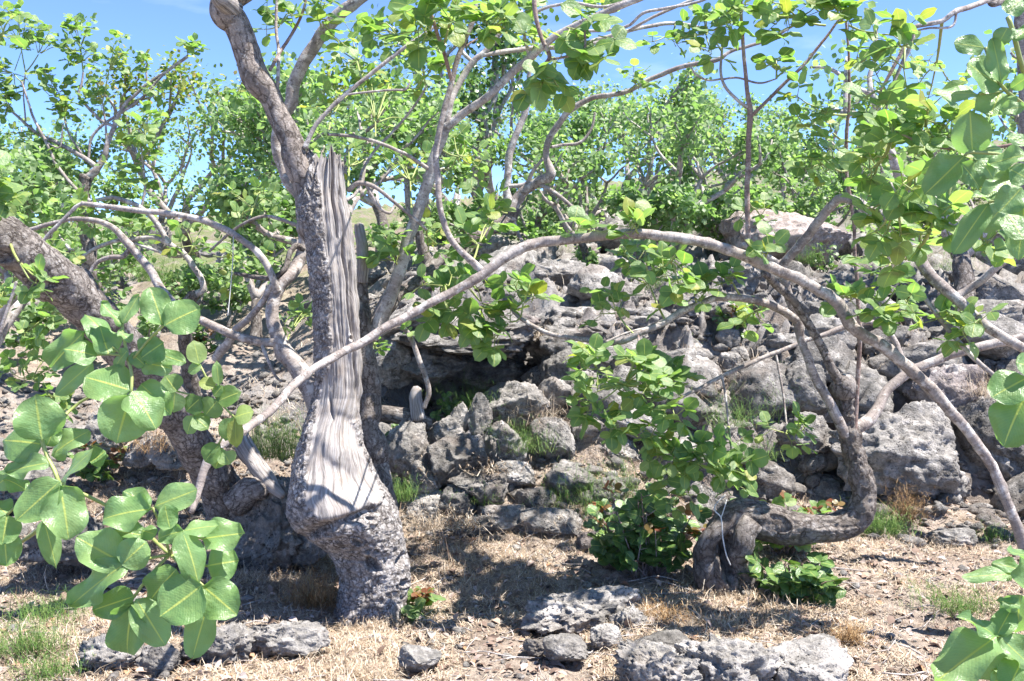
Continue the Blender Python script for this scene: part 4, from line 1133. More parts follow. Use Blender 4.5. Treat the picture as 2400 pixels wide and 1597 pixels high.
limb('branch', [(1754, 582, 4.67, 14), (1752, 540, 4.67, 16), (1751, 470, 4.66, 16), (1753, 400, 4.66, 16), (1755, 330, 4.65, 16), (1757, 262, 4.64, 17), (1750, 200, 4.62, 12), (1743, 130, 4.6, 11), (1739, 60, 4.58, 10), (1736, -30, 4.55, 8)], M['redtwig'], rt)
limb('branch', [(1760, 275, 4.64, 11), (1782, 252, 4.62, 10), (1830, 205, 4.6, 10), (1890, 145, 4.58, 9), (1935, 90, 4.56, 8), (1970, 40, 4.55, 6)], M['redtwig'], rt)
limb('branch', [(1752, 252, 4.64, 11), (1728, 235, 4.64, 10), (1700, 205, 4.64, 9), (1688, 170, 4.64, 8), (1692, 110, 4.64, 7), (1690, 40, 4.6, 6)], pb, rt)
limb('branch', [(1690, 185, 4.64, 6), (1660, 188, 4.64, 6), (1632, 175, 4.65, 6), (1618, 155, 4.65, 5)], b2, rt)
limb('branch', [(1690, 186, 4.64, 6), (1730, 182, 4.64, 6), (1780, 195, 4.6, 6), (1820, 185, 4.6, 4)], b2, rt)
limb('branch', [(1828, 628, 4.72, 24), (1848, 602, 4.68, 25), (1885, 562, 4.62, 27), (1915, 525, 4.56, 27), (1945, 488, 4.5, 27), (1972, 466, 4.45, 27), (2005, 472, 4.4, 29), (2055, 500, 4.3, 31), (2100, 520, 4.2, 36), (2125, 555, 4.15, 32), (2150, 605, 4.1, 32), (2190, 655, 4.05, 33), (2245, 705, 4.0, 32), (2310, 765, 3.95, 29), (2400, 815, 3.9, 28), (2500, 870, 3.85, 26)], br, rt, seg=20)
limb('branch', [(2240, 700, 4.0, 22), (2265, 680, 4.0, 22), (2310, 648, 3.95, 21), (2360, 610, 3.9, 21), (2430, 575, 3.85, 18)], b2, rt, seg=14)
limb('branch', [(1868, 748, 4.72, 26), (1835, 728, 4.7, 24), (1795, 712, 4.68, 23), (1745, 702, 4.65, 22), (1690, 700, 4.62, 21), (1640, 713, 4.6, 20), (1560, 752, 4.55, 19), (1490, 788, 4.5, 18), (1430, 803, 4.58, 17), (1350, 795, 4.7, 15), (1280, 778, 4.8, 13), (1220, 745, 4.9, 12), (1190, 715, 4.95, 9)], b2, rt, seg=14)
limb('branch', [(1992, 1005, 4.82, 40), (2030, 985, 4.86, 36), (2054, 955, 4.9, 31), (2074, 920, 4.95, 29), (2110, 885, 5.0, 28), (2145, 862, 5.0, 28), (2210, 838, 5.0, 27), (2290, 815, 5.0, 26), (2400, 790, 5.0, 26), (2500, 770, 5, 24)], b2, rt, seg=18)
limb('branch', [(2118, 880, 5.0, 20), (2112, 840, 5.05, 18), (2090, 790, 5.1, 18), (2058, 760, 5.1, 17), (2020, 755, 5.1, 17), (1975, 768, 5.1, 16), (1915, 790, 5.08, 14), (1840, 818, 5.05, 13), (1760, 852, 5.0, 13), (1700, 880, 4.95, 13), (1650, 905, 4.9, 11), (1600, 930, 4.85, 9)], b2, rt)
limb('branch', [(2003, 1010, 4.74, 14), (2008, 930, 4.74, 13), (2015, 800, 4.72, 13), (2010, 690, 4.7, 12), (2003, 580, 4.68, 11), (1999, 500, 4.66, 10), (1986, 420, 4.65, 10), (1984, 330, 4.64, 11), (1990, 250, 4.62, 9), (1990, 150, 4.6, 8), (1984, 50, 4.58, 7)], M['redtwig'], rt)
limb('branch', [(2016, 765, 4.72, 9), (2040, 745, 4.7, 9), (2060, 720, 4.68, 7), (2080, 690, 4.66, 5)], b2, rt)
limb('branch', [(2095, 560, 4.2, 9), (2110, 610, 4.15, 12), (2140, 655, 4.1, 13), (2200, 742, 4.05, 14), (2270, 825, 4.0, 14), (2345, 890, 3.95, 13), (2420, 945, 3.9, 12)], pb, rt)
limb('branch', [(1692, 882, 4.94, 7), (1700, 930, 4.9, 7), (1708, 1000, 4.86, 6)], pb, rt)
limb('branch', [(1818, 830, 5.04, 7), (1830, 890, 5.0, 7), (1840, 960, 4.96, 6), (1845, 1010, 4.9, 5)], b2, rt)
limb('branch', [(1420, 803, 4.48, 7), (1470, 780, 4.52, 6), (1540, 760, 4.6, 5)], b2, rt)
limb('branch', [(1495, 780, 4.5, 7), (1500, 820, 4.45, 7), (1508, 860, 4.42, 6), (1500, 900, 4.4, 5)], M['redtwig'], rt)

fr_ = Foliage(22); C = fr_.cluster
for a_ in [(1440, 900, 4.5, 130, 80, 12, 40, (1500, 900, 4.4)), (1380, 870, 4.4, 60, 50, 5, 38, (1430, 860, 4.44)), (1540, 940, 4.45, 80, 60, 8, 38, (1600, 930, 4.85)), (1400, 980, 4.4, 60, 40, 5, 36, (1440, 940, 4.44)),
           (1560, 880, 4.6, 60, 60, 5, 36, (1600, 930, 4.85)), (1650, 1060, 4.55, 100, 65, 10, 38, (1708, 1000, 4.86)), (1720, 1110, 4.55, 60, 40, 5, 36, (1708, 1000, 4.86)), (1570, 1080, 4.45, 50, 40, 5, 34, (1600, 1000, 4.6)),
           (1840, 1020, 4.85, 45, 60, 4, 34, (1845, 1010, 4.9)), (1600, 1150, 4.6, 70, 50, 5, 34, (1620, 1080, 4.6)), (1540, 1010, 4.5, 60, 50, 4, 36, (1560, 960, 4.6)), (1090, 710, 4.95, 90, 60, 9, 42, (1190, 715, 4.95)), (1180, 760, 4.9, 80, 50, 6, 42, (1220, 745, 4.9)), (1230, 690, 4.9, 60, 40, 4, 40, (1220, 745, 4.9)),
           (1500, 620, 4.7, 80, 60, 7, 38, (1560, 752, 4.55)), (1620, 690, 4.55, 70, 40, 4, 36, (1640, 713, 4.6)), (1700, 640, 4.6, 50, 50, 3, 40, (1745, 702, 4.65)), (1420, 700, 4.7, 60, 50, 4, 36, (1490, 788, 4.5)), (1760, 740, 4.8, 60, 40, 3, 36, (1795, 712, 4.68)),
           (1700, 30, 4.5, 60, 45, 5, 40, (1692, 40, 4.6)), (1830, 30, 4.5, 90, 50, 8, 40, (1935, 60, 4.56)), (1960, 40, 4.4, 60, 60, 6, 42, (1984, 50, 4.58)), (1680, 110, 4.5, 40, 40, 3, 38, (1692, 110, 4.64)), (1820, 150, 4.6, 30, 40, 2, 36, (1820, 185, 4.6)),
           (1890, 250, 4.5, 55, 60, 4, 34, (1984, 270, 4.62)), (1930, 300, 4.6, 40, 60, 3, 32, (1984, 330, 4.64)), (1930, 390, 4.3, 60, 50, 4, 38, (1986, 400, 4.65)), (2030, 330, 4.4, 50, 60, 2, 38, (1984, 330, 4.64)),
           (2060, 130, 4.2, 60, 60, 3, 42, (1990, 150, 4.6)), (2100, 90, 4.2, 60, 60, 2, 40, (1990, 60, 4.6)), (2110, 700, 4.0, 60, 60, 5, 44, (2110, 610, 4.15)), (2070, 620, 4.1, 50, 50, 4, 42, (2110, 610, 4.15)), (2230, 760, 4.0, 50, 50, 3, 40, (2245, 705, 4.0)), (1960, 700, 4.6, 40, 30, 3, 38, (2010, 690, 4.7)),
           (2300, 770, 3.9, 50, 40, 3, 42, (2310, 765, 3.95)), (2150, 480, 3.8, 60, 60, 4, 46, (2100, 520, 4.2)), (1780, 500, 5.5, 40, 40, 3, 28, (1752, 470, 4.66))]:
    C(*a_)
for k in range(4):
    x, y = fr_.r.uniform(1900, 2700), fr_.r.uniform(-520, -120)
    C(x, y, fr_.r.uniform(3.4, 5.2), 120, 80, 6, 38, (x + fr_.r.uniform(-60, 60), y + 130, 4.6))
fr_.build(rt, M['leaf'])

# pale wire looped over the twisted trunk
q = px_path([(1700, 1160, 4.62, 3), (1678, 1182, 4.62, 3), (1676, 1198, 4.61, 3), (1690, 1215, 4.6, 3), (1694, 1260, 4.6, 3), (1702, 1300, 4.6, 3), (1712, 1325, 4.62, 3)], 0.006)
q2 = px_path([(1703, 1172, 4.62, 2.6), (1698, 1190, 4.61, 2.6), (1690, 1214, 4.6, 2.6)], 0.006)
V, Fc, uv = join_geo([tube_geo(q, 6, 0), tube_geo(q2, 6, 0)])
tag(mk('wire', V, Fc, M['wire'], origin=P(1712, 1325, 4.62)), 'thin pale wire looped over the twisted trunk base', 'wire')
V, Fc, uv = tube_geo(px_path([(547, 555, 4.83, 2.2), (545, 620, 4.84, 2.0), (539, 690, 4.84, 2.0), (534, 740, 4.8, 2.0)], 0.02), 6, 0)
tag(mk('string', V, Fc, M['wire'], origin=P(547, 555, 4.83)), 'thin white string hanging from the pale arched branch', 'string')

# ------------------------------------------------------------------ long arching stem across the picture
ar = empty('arching_tree', P(2440, 1465, 4.25), 'slender pale stem arching right across the picture and drooping to the leaves', 'tree')
limb('trunk', [(2445, 1475, 4.25, 34), (2395, 1280, 4.2, 30), (2362, 1185, 4.2, 30), (2310, 1070, 4.2, 29), (2240, 980, 4.2, 31), (2170, 900, 4.2, 34), (2080, 822, 4.2, 34), (2005, 772, 4.2, 35), (1955, 705, 4.2, 35), (1920, 682, 4.2, 34), (1860, 650, 4.2, 32), (1790, 618, 4.15, 32), (1700, 585, 4.12, 31), (1600, 560, 4.1, 30), (1500, 550, 4.1, 29), (1400, 556, 4.1, 29), (1320, 564, 4.1, 30), (1255, 572, 4.1, 31), (1205, 592, 4.08, 30), (1130, 645, 4.05, 28), (1050, 690, 4.0, 25), (950, 745, 3.95, 25), (850, 800, 3.88, 25), (770, 848, 3.78, 24), (700, 892, 3.66, 24), (640, 958, 3.5, 25), (575, 1005, 3.3, 25), (510, 1045, 3.12, 27), (480, 1100, 3.08, 25), (462, 1160, 3.05, 21), (450, 1200, 3.0, 17)], br, ar, seg=28, rough=0.10, knots=70)
limb('shoot', [(1138, 642, 4.05, 24), (1106, 616, 4.05, 21), (1075, 586, 4.05, 19), (1048, 545, 4.05, 18), (1030, 488, 4.05, 18), (1026, 420, 4.05, 18), (1023, 350, 4.05, 18), (1040, 265, 4.05, 17), (1062, 180, 4.05, 16), (1083, 112, 4.05, 15), (1106, 50, 4.05, 14), (1118, -20, 4.05, 12), (1135, -120, 4.05, 10)], M['branch'], ar, seg=14)
limb('shoot', [(1060, 192, 4.05, 12), (1050, 160, 4.0, 12), (1036, 112, 3.95, 11), (1016, 48, 3.9, 11), (994, -10, 3.85, 10), (970, -80, 3.8, 8)], M['redtwig'], ar)
limb('shoot', [(1078, 118, 4.05, 6), (1120, 90, 4.1, 5), (1160, 70, 4.1, 4)], M['redtwig'], ar)
fa = Foliage(33); C = fa.cluster
for a_ in [(1130, 550, 4.7, 60, 70, 5, 42, (1106, 616, 4.05)), (1040, 660, 4.7, 60, 30, 3, 42, (1050, 690, 4.0)), (1480, 520, 4.0, 40, 30, 2, 46, (1500, 548, 4.1)), (1380, 530, 4.1, 40, 30, 2, 40, (1400, 554, 4.1)), (1800, 585, 4.1, 40, 20, 2, 40, (1790, 612, 4.15)), (1560, 640, 4.1, 60, 40, 4, 42, (1600, 565, 4.1)),
           (1000, 40, 3.8, 45, 50, 4, 56, (1016, 48, 3.9)), (1060, 40, 3.7, 30, 40, 2, 54, (1036, 112, 3.95)), (1170, 50, 3.9, 50, 40, 4, 50, (1160, 70, 4.1))]:
    C(*a_)

def hand_leaf(F_, bx, by, tx, ty, w, d, dt=0.0, tilt=None):
    """a leaf seen from base px to tip px, w pixels wide, at depth d"""
    b_ = P(bx, by, d); t_ = P(tx, ty, d + dt)
    L = np.linalg.norm(t_ - b_); view = unit(b_ - np.array((0, 0, CAMZ)))
    nrm = -view * 0.85 + np.array((0.1, -0.1, 0.62)) + F_.r.normal(size=3) * 0.20 if tilt is None else -view * (1 - tilt) + np.array((0.1, 0, tilt))
    F_.leaves.append(leaf_matrix(b_, t_ - b_, nrm, L, (w / FPX * d) / (0.66 * L)))

AL = [(413, 917, 386, 879, 45), (410, 920, 405, 968, 40), (472, 932, 436, 963, 42), (509, 940, 478, 976, 42), (511, 940, 566, 917, 42), (549, 978, 593, 963, 44), (549, 980, 528, 1036, 44), (551, 982, 553, 1051, 28), (467, 856, 455, 800, 38), (470, 856, 437, 872, 24), (513, 902, 507, 844, 20), (453, 974, 436, 1018, 34), (454, 976, 490, 1006, 38), (505, 905, 465, 893, 26), (500, 930, 520, 905, 22), (480, 1080, 515, 1040, 40), (525, 1060, 540, 1090, 36), (520, 1050, 505, 1100, 30)]
for a_ in AL: hand_leaf(fa, *a_, 2.75)
for s_ in (((510, 1045), (549, 978)), ((549, 978), (511, 940)), ((511, 940), (472, 932)), ((472, 932), (413, 917)), ((511, 940), (470, 858)), ((511, 940), (513, 902)), ((472, 932), (453, 974))):
    fa.stalk(P(*s_[0], 2.76), P(*s_[1], 2.76), 0.0035, 0.0028)
fa.build(ar, M['leaf'])

# dark leaf bunches hanging in front at the top
hb = empty('hanging_leaf_spray', P(1260, -60, 3.0), 'dark twig with two bunches of leaves hanging from the top middle', 'leaf spray')
limb('twig', [(1252, -60, 3.0, 12), (1254, 20, 3.0, 11), (1268, 85, 3.0, 10), (1288, 130, 3.0, 10), (1278, 150, 3.0, 8), (1256, 178, 3.0, 7)], M['redtwig'], hb)
limb('twig', [(1284, 142, 3.0, 6), (1330, 132, 3.0, 6), (1368, 118, 3.0, 6), (1370, 60, 3.0, 6)], M['redtwig'], hb)
fh = Foliage(44)
for (x, y, n_) in ((1275, 185, 4), (1300, 200, 3), (1255, 195, 3), (1350, 75, 4), (1375, 110, 4), (1385, 140, 3), (1370, 50, 2), (1400, 90, 2)):
    fh.tuft(P(x, y, 3.0), (fh.r.normal() * .5, -.3, -.5), 0.072, n_, up=(0.1, -0.7, 0.7))
fh.build(hb, M['leaf'])

# ------------------------------------------------------------------ leaf sprays close to the camera
fgl = empty('leafy_bough', P(-60, 1330, 1.5), 'bough with big round glossy leaves in three sprays close at left', 'leaf spray')
fl = Foliage(55)
SA_ = [(306, 915, 201, 883, 102, .0), (310, 915, 367, 1001, 78, -.01), (306, 925, 272, 1039, 92, -.01), (382, 764, 352, 672, 68, .01), (382, 764, 465, 722, 84, 0), (330, 840, 384, 802, 60, .02), (222, 833, 147, 814, 68, .02), (255, 832, 233, 766, 60, .03), (256, 800, 203, 728, 55, .04), (283, 760, 235, 705, 40, .03), (287, 757, 327, 688, 30, .03), (200, 775, 113, 862, 56, .05), (217, 850, 130, 925, 46, .05), (330, 850, 402, 862, 52, .03), (368, 828, 437, 852, 32, .04), (330, 900, 398, 968, 62, .03), (300, 820, 268, 858, 34, .01), (305, 800, 280, 775, 26, .02), (310, 830, 345, 860, 40, .02)]
SB_ = [(98, 1032, 82, 926, 94, 0), (98, 1041, -6, 1028, 78, .01), (109, 1085, 8, 1106, 50, 0), (138, 1131, 36, 1221, 76, -.02), (140, 1135, 163, 1261, 82, -.02), (140, 1129, 216, 1054, 74, .01), (118, 1068, 202, 1008, 58, .04), (212, 1084, 248, 1058, 46, .05), (63, 1150, 12, 1118, 52, .03), (17, 1205, 6, 1274, 62, 0), (10, 1250, 16, 1328, 56, .02), (105, 1226, 134, 1336, 46, .03), (17, 1205, -16, 1180, 50, .0), (128, 1190, 100, 1227, 18, 0), (110, 1045, 135, 990, 40, .03), (-10, 1140, 28, 1110, 50, .04)]
SC_ = [(358, 1192, 239, 1211, 72, 0), (360, 1188, 460, 1148, 68, .01), (355, 1185, 290, 1150, 42, .03), (398, 1238, 385, 1183, 46, -.01), (430, 1244, 366, 1261, 42, -.01), (428, 1244, 509, 1230, 50, 0), (474, 1263, 574, 1249, 64, .02), (432, 1253, 471, 1376, 70, -.02), (287, 1320, 181, 1261, 84, 0), (287, 1322, 342, 1270, 64, -.01), (287, 1324, 158, 1421, 76, -.01), (312, 1399, 215, 1431, 64, .01), (312, 1410, 291, 1535, 78, 0), (318, 1402, 386, 1512, 74, 0), (413, 1334, 338, 1420, 68, 0), (474, 1372, 376, 1446, 98, -.03), (476, 1374, 552, 1438, 88, -.01), (486, 1422, 451, 1539, 64, 0), (486, 1326, 560, 1314, 68, .03), (362, 1252, 322, 1240, 34, .02), (342, 1256, 268, 1245, 42, .03)]
for L_, d_ in ((SA_, 1.5), (SB_, 1.45), (SC_, 1.42)):
    for (bx, by, tx, ty, w, dz) in L_: hand_leaf(fl, bx, by, tx, ty, w, d_ + dz, fl.r.normal() * 0.008)
def fstem(F_, rows, r=0.0022):
    q_ = np.array([(*P(x, y, d), r) for x, y, d in rows]); F_.stalks.append(q_)
fstem(fl, [(306, 930, 1.5), (309, 880, 1.51), (300, 840, 1.52), (290, 790, 1.53), (285, 750, 1.54)], .0028)
fstem(fl, [(305, 850, 1.52), (345, 800, 1.52), (383, 763, 1.51)]); fstem(fl, [(300, 835, 1.52), (255, 830, 1.53), (221, 833, 1.53)]); fstem(fl, [(300, 845, 1.53), (260, 810, 1.54), (200, 780, 1.55)])
fstem(fl, [(304, 905, 1.53), (220, 925, 1.6), (160, 966, 1.6), (110, 1030, 1.52)], .0026)
fstem(fl, [(95, 1020, 1.46), (112, 1075, 1.46), (138, 1131, 1.44), (122, 1190, 1.46), (80, 1250, 1.5), (-40, 1320, 1.55)], .0032)
fstem(fl, [(138, 1131, 1.44), (60, 1170, 1.46), (17, 1206, 1.45)]); fstem(fl, [(122, 1190, 1.46), (105, 1226, 1.48)])
fstem(fl, [(398, 1300, 1.44), (350, 1309, 1.43), (287, 1321, 1.42)]); fstem(fl, [(398, 1300, 1.44), (412, 1270, 1.43), (430, 1245, 1.42)]); fstem(fl, [(398, 1300, 1.44), (380, 1240, 1.44), (358, 1190, 1.43)])
fstem(fl, [(398, 1300, 1.44), (350, 1350, 1.44), (314, 1400, 1.43)], .0024); fstem(fl, [(398, 1300, 1.44), (440, 1340, 1.43), (476, 1373, 1.41)]); fstem(fl, [(430, 1245, 1.43), (455, 1256, 1.44), (475, 1263, 1.44)]); fstem(fl, [(398, 1300, 1.45), (445, 1318, 1.46), (487, 1327, 1.46)])
fstem(fl, [(398, 1300, 1.45), (330, 1240, 1.5), (240, 1180, 1.5), (140, 1135, 1.47)], .003)
limb('stem', [(-30, 1316, 1.55, 12), (-200, 1390, 1.7, 16), (-420, 1440, 2.0, 24), (-700, 1460, 2.5, 34), (-900, 1640, 2.8, 46)], M['branch'], fgl)
fl.build(fgl, M['nearleaf'], near=True)

fgr = empty('leafy_bough', P(2440, 260, 1.6), 'bough with big pointed leaves entering at the upper right edge', 'leaf spray')
fg = Foliage(66)
for (bx, by, tx, ty, w) in [(2310, 112, 2237, 101, 46), (2362, 64, 2338, 107, 38), (2346, 201, 2264, 150, 84), (2348, 197, 2327, 86, 42), (2296, 220, 2190, 216, 50), (2346, 214, 2318, 277, 68), (2279, 356, 2273, 256, 80), (2262, 365, 2164, 461, 64), (2277, 358, 2361, 340, 42), (2402, 363, 2311, 385, 52), (2412, 335, 2356, 318, 32), (2382, 417, 2309, 460, 54), (2319, 474, 2235, 594, 54), (2357, 478, 2306, 534, 58), (2402, 470, 2387, 612, 54), (2340, 470, 2285, 455, 42), (2410, 180, 2370, 206, 32), (2345, 258, 2402, 250, 28), (2300, 375, 2330, 420, 46), (2395, 440, 2340, 500, 60), (2360, 30, 2400, -10, 40), (2380, 90, 2420, 60, 44), (2410, 420, 2365, 395, 50), (2250, 380, 2300, 440, 40), (2360, 500, 2400, 560, 60)]:
    hand_leaf(fg, bx, by, tx, ty, w, 1.7 + fg.r.uniform(-.06, .06), fg.r.normal() * .02)
fstem(fg, [(2450, 300, 1.75), (2400, 246, 1.72), (2346, 200, 1.7), (2310, 112, 1.7)], .0035); fstem(fg, [(2420, 200, 1.75), (2398, 165, 1.72), (2374, 75, 1.7), (2362, 40, 1.7)], .0045)
fstem(fg, [(2440, 390, 1.75), (2360, 365, 1.72), (2278, 357, 1.7), (2262, 365, 1.7)], .003); fstem(fg, [(2440, 440, 1.75), (2380, 460, 1.72), (2318, 474, 1.7)], .003); fstem(fg, [(2346, 215, 1.72), (2296, 221, 1.7)], .0022)
limb('stem', [(2425, 210, 1.75, 12), (2560, 330, 1.8, 16), (2800, 520, 1.95, 24), (3050, 900, 2.2, 34), (3150, 1700, 2.4, 50)], M['branch'], fgr)
limb('stem', [(2440, 300, 1.75, 8), (2520, 320, 1.78, 9), (2600, 362, 1.82, 10)], M['branch'], fgr)
limb('stem', [(2436, 392, 1.75, 8), (2560, 420, 1.8, 9), (2700, 450, 1.9, 10)], M['branch'], fgr)
limb('stem', [(2436, 440, 1.75, 8), (2560, 445, 1.8, 9), (2700, 452, 1.9, 10)], M['branch'], fgr)
fg.build(fgr, M['nearleaf'], near=True)

fgm = empty('leafy_bough', P(2440, 900, 1.6), 'two large leaves at the right edge halfway up', 'leaf spray')
fg = Foliage(67)
for (bx, by, tx, ty, w) in [(2410, 884, 2325, 930, 88), (2410, 915, 2348, 1042, 92), (2420, 860, 2380, 850, 50)]:
    hand_leaf(fg, bx, by, tx, ty, w, 1.6)
fstem(fg, [(2480, 870, 1.62), (2440, 880, 1.61), (2408, 890, 1.6)], .003)
limb('stem', [(2470, 872, 1.62, 8), (2640, 860, 1.8, 12), (2860, 900, 2.1, 18), (3040, 1000, 2.3, 24)], M['branch'], fgm)
fg.build(fgm, M['nearleaf'], near=True)

fgb = empty('leafy_bough', P(2460, 1500, 1.5), 'spray of big leaves entering at the lower right corner', 'leaf spray')
fg = Foliage(68)
for (bx, by, tx, ty, w) in [(2380, 1345, 2256, 1352, 38), (2405, 1340, 2330, 1318, 36), (2405, 1302, 2362, 1295, 32), (2335, 1490, 2255, 1440, 52), (2336, 1490, 2370, 1428, 48), (2335, 1492, 2190, 1598, 88), (2338, 1494, 2285, 1598, 88), (2346, 1495, 2415, 1562, 62), (2392, 1398, 2380, 1492, 62), (2392, 1420, 2334, 1406, 28), (2405, 1572, 2318, 1602, 52), (2410, 1380, 2405, 1300, 60), (2400, 1540, 2360, 1620, 70)]:
    hand_leaf(fg, bx, by, tx, ty, w, 1.5 + fg.r.uniform(-.03, .03), fg.r.normal() * .015)
fstem(fg, [(2470, 1505, 1.52), (2400, 1498, 1.51), (2335, 1491, 1.5)], .003); fstem(fg, [(2470, 1400, 1.52), (2420, 1390, 1.52), (2378, 1345, 1.51)], .003); fstem(fg, [(2470, 1560, 1.52), (2400, 1572, 1.5)], .003)
limb('stem', [(2460, 1504, 1.52, 8), (2600, 1500, 1.6, 12), (2850, 1520, 1.9, 18), (3060, 1560, 2.3, 24)], M['branch'], fgb)
limb('stem', [(2464, 1400, 1.52, 8), (2560, 1440, 1.57, 9), (2640, 1500, 1.63, 10)], M['branch'], fgb)
limb('stem', [(2464, 1560, 1.52, 8), (2560, 1540, 1.57, 9), (2640, 1508, 1.63, 10)], M['branch'], fgb)
fg.build(fgb, M['nearleaf'], near=True)

# medium-distance bough at right
fmr = empty('leafy_bough', P(2350, 20, 3.0), 'drooping bough full of mid sized leaves inside the upper right corner', 'leaf spray')
limb('twig', [(2420, -40, 3.2, 14), (2315, 0, 3.1, 13), (2243, 27, 3.0, 13), (2208, 50, 3.0, 11), (2143, 64, 3.0, 11), (2138, 100, 3.0, 11), (2109, 161, 3.0, 9), (2086, 214, 3.0, 7), (2075, 260, 3, 5)], M['branch'], fmr)
limb('twig', [(2143, 66, 3.0, 9), (2120, 110, 3.0, 9), (2085, 175, 3.0, 8), (2060, 220, 3.0, 6)], M['redtwig'], fmr)
limb('twig', [(2243, 27, 3.0, 6), (2232, 62, 3.0, 6), (2180, 66, 3.0, 5), (2150, 72, 3.0, 4)], M['branch'], fmr)
limb('twig', [(2430, 330, 2.6, 9), (2330, 345, 2.6, 8), (2230, 350, 2.6, 7), (2150, 330, 2.6, 6), (2090, 300, 2.6, 4)], M['redtwig'], fmr)
fm = Foliage(70); C = fm.cluster
for a_ in [(2110, 110, 2.9, 55, 60, 3, 52, (2138, 100, 3.0)), (2080, 230, 2.9, 70, 60, 3, 48, (2086, 214, 3.0)), (2180, 290, 2.6, 90, 50, 3, 54, (2150, 330, 2.6)), (2090, 330, 2.6, 60, 50, 3, 52, (2090, 300, 2.6)), (2230, 330, 2.6, 50, 50, 3, 54, (2230, 350, 2.6)), (2140, 410, 2.5, 80, 60, 4, 56, (2150, 330, 2.6)), (2060, 400, 2.7, 50, 40, 3, 50, (2090, 320, 2.6)), (2080, 510, 2.6, 70, 50, 4, 54, (2140, 410, 2.5)), (2200, 540, 2.6, 60, 60, 4, 54, (2230, 420, 2.6)), (2130, 610, 2.8, 50, 50, 3, 50, (2180, 540, 2.6)), (2300, 600, 2.8, 40, 40, 2, 50, (2300, 500, 2.8)), (2190, 190, 4.5, 100, 70, 4, 28, (2208, 50, 3.0))]:
    C(*a_)
fm.build(fmr, M['leaf'])

# ------------------------------------------------------------------ left leaning tree
bl = P(560, 1265, 5.25); bl[2] = hz(bl[0], bl[1])
lt = empty('pistachio_tree', bl, 'thick leaning trunk rising to the left picture edge with a knot hole', 'tree')
q = px_path([(575, 1290, 5.25, 150), (556, 1235, 5.22, 128), (530, 1175, 5.15, 108), (490, 1100, 5.0, 92), (445, 1025, 4.8, 86), (398, 945, 4.62, 86), (335, 860, 4.42, 88), (255, 775, 4.2, 90), (180, 700, 4.0, 98), (95, 625, 3.8, 104), (0, 560, 3.62, 108), (-90, 510, 3.5, 106), (-200, 430, 3.4, 100), (-330, 300, 3.3, 90)], 0.010)
V, Fc, uv = tube_geo(q, 64, 0.09, 17, nscale=10, knots=22)
pq = to_px(V)
for (hx, hy, a_, b_, dep) in ((80, 645, 15, 24, .06), (12, 600, 20, 14, .03), (105, 668, 24, 8, .02)):
    r2 = ((pq[:, 0] - hx) / a_) ** 2 + ((pq[:, 1] - hy) / b_) ** 2
    cyy = np.interp(np.arange(len(V)) // 64, np.arange(len(q)), q[:, 1])
    fr = sstep(0.02, -0.04, V[:, 1] - cyy)
    V[:, 1] += fr * (dep * np.exp(-r2 ** 2) - .012 * np.exp(-((np.sqrt(r2) - 1.45) / .3) ** 2))
V += (0.007 * fbm(V * 30, 3, 5, .6, True))[:, None] * np.array((0.2, -0.6, 0.5))
mk('trunk', V, Fc, M['bark'], lt, uv=uv, attrs={'wood': np.zeros(len(V))})
limb('dead_stub', [(560, 1020, 5.1, 40), (585, 1065, 5.06, 46), (612, 1105, 5.02, 42), (640, 1142, 4.98, 32), (664, 1164, 4.95, 18)], M['bark'], lt, seg=28, rough=.16, dead=1.0, step=.006)
limb('dead_stub', [(545, 1180, 5.0, 70), (585, 1150, 4.98, 60), (625, 1150, 4.97, 36)], M['bark'], lt, seg=24, rough=.2, dead=0.2)
ff = Foliage(81); C = ff.cluster
for a_ in [(60, 650, 3.4, 40, 30, 2, 40, (20, 560, 3.6)), (-40, 420, 3.3, 60, 60, 5, 44, (-90, 510, 3.5)), (20, 470, 3.4, 30, 40, 2, 36, (-20, 520, 3.6)), (20, 80, 4.0, 60, 80, 5, 34, (-60, 200, 3.8))]:
    C(*a_)
ff.build(lt, M['leaf'])

# fallen log with an upright stub by the cave
lg = P(900, 968, 6.2)
log = empty('fallen_log', lg, 'dark fallen log with a pale upright stub in front of the cave', 'log')
limb('log', [(870, 965, 6.2, 36), (920, 972, 6.2, 38), (970, 985, 6.2, 40), (1004, 998, 6.2, 34)], M['darkbark'], log, seg=24, rough=.12)
limb('stub', [(982, 985, 6.15, 34), (976, 950, 6.15, 33), (974, 925, 6.15, 30), (977, 908, 6.15, 18)], M['bark'], log, seg=24, rough=.15, dead=1.0)
# bare hooked twig beside the cave
tw = empty('bare_twig', P(1000, 955, 6.0), 'bare hooked grey twig standing beside the cave mouth', 'twig')
limb('stem', [(994, 958, 6.0, 10), (1004, 920, 6.0, 12), (996, 880, 6.0, 12), (984, 850, 6.0, 13), (972, 815, 6.0, 12), (958, 785, 6.0, 12), (935, 770, 6.0, 9), (905, 780, 6.0, 7), (885, 800, 6.0, 6)], M['branch'], tw)
fx = Foliage(82)
fx.tuft(P(960, 780, 6.0), (0.3, -.2, .8), 0.06, 3); fx.tuft(P(885, 815, 6.0), (-.3, -.2, .3), 0.07, 3); fx.build(tw, M['leaf'])

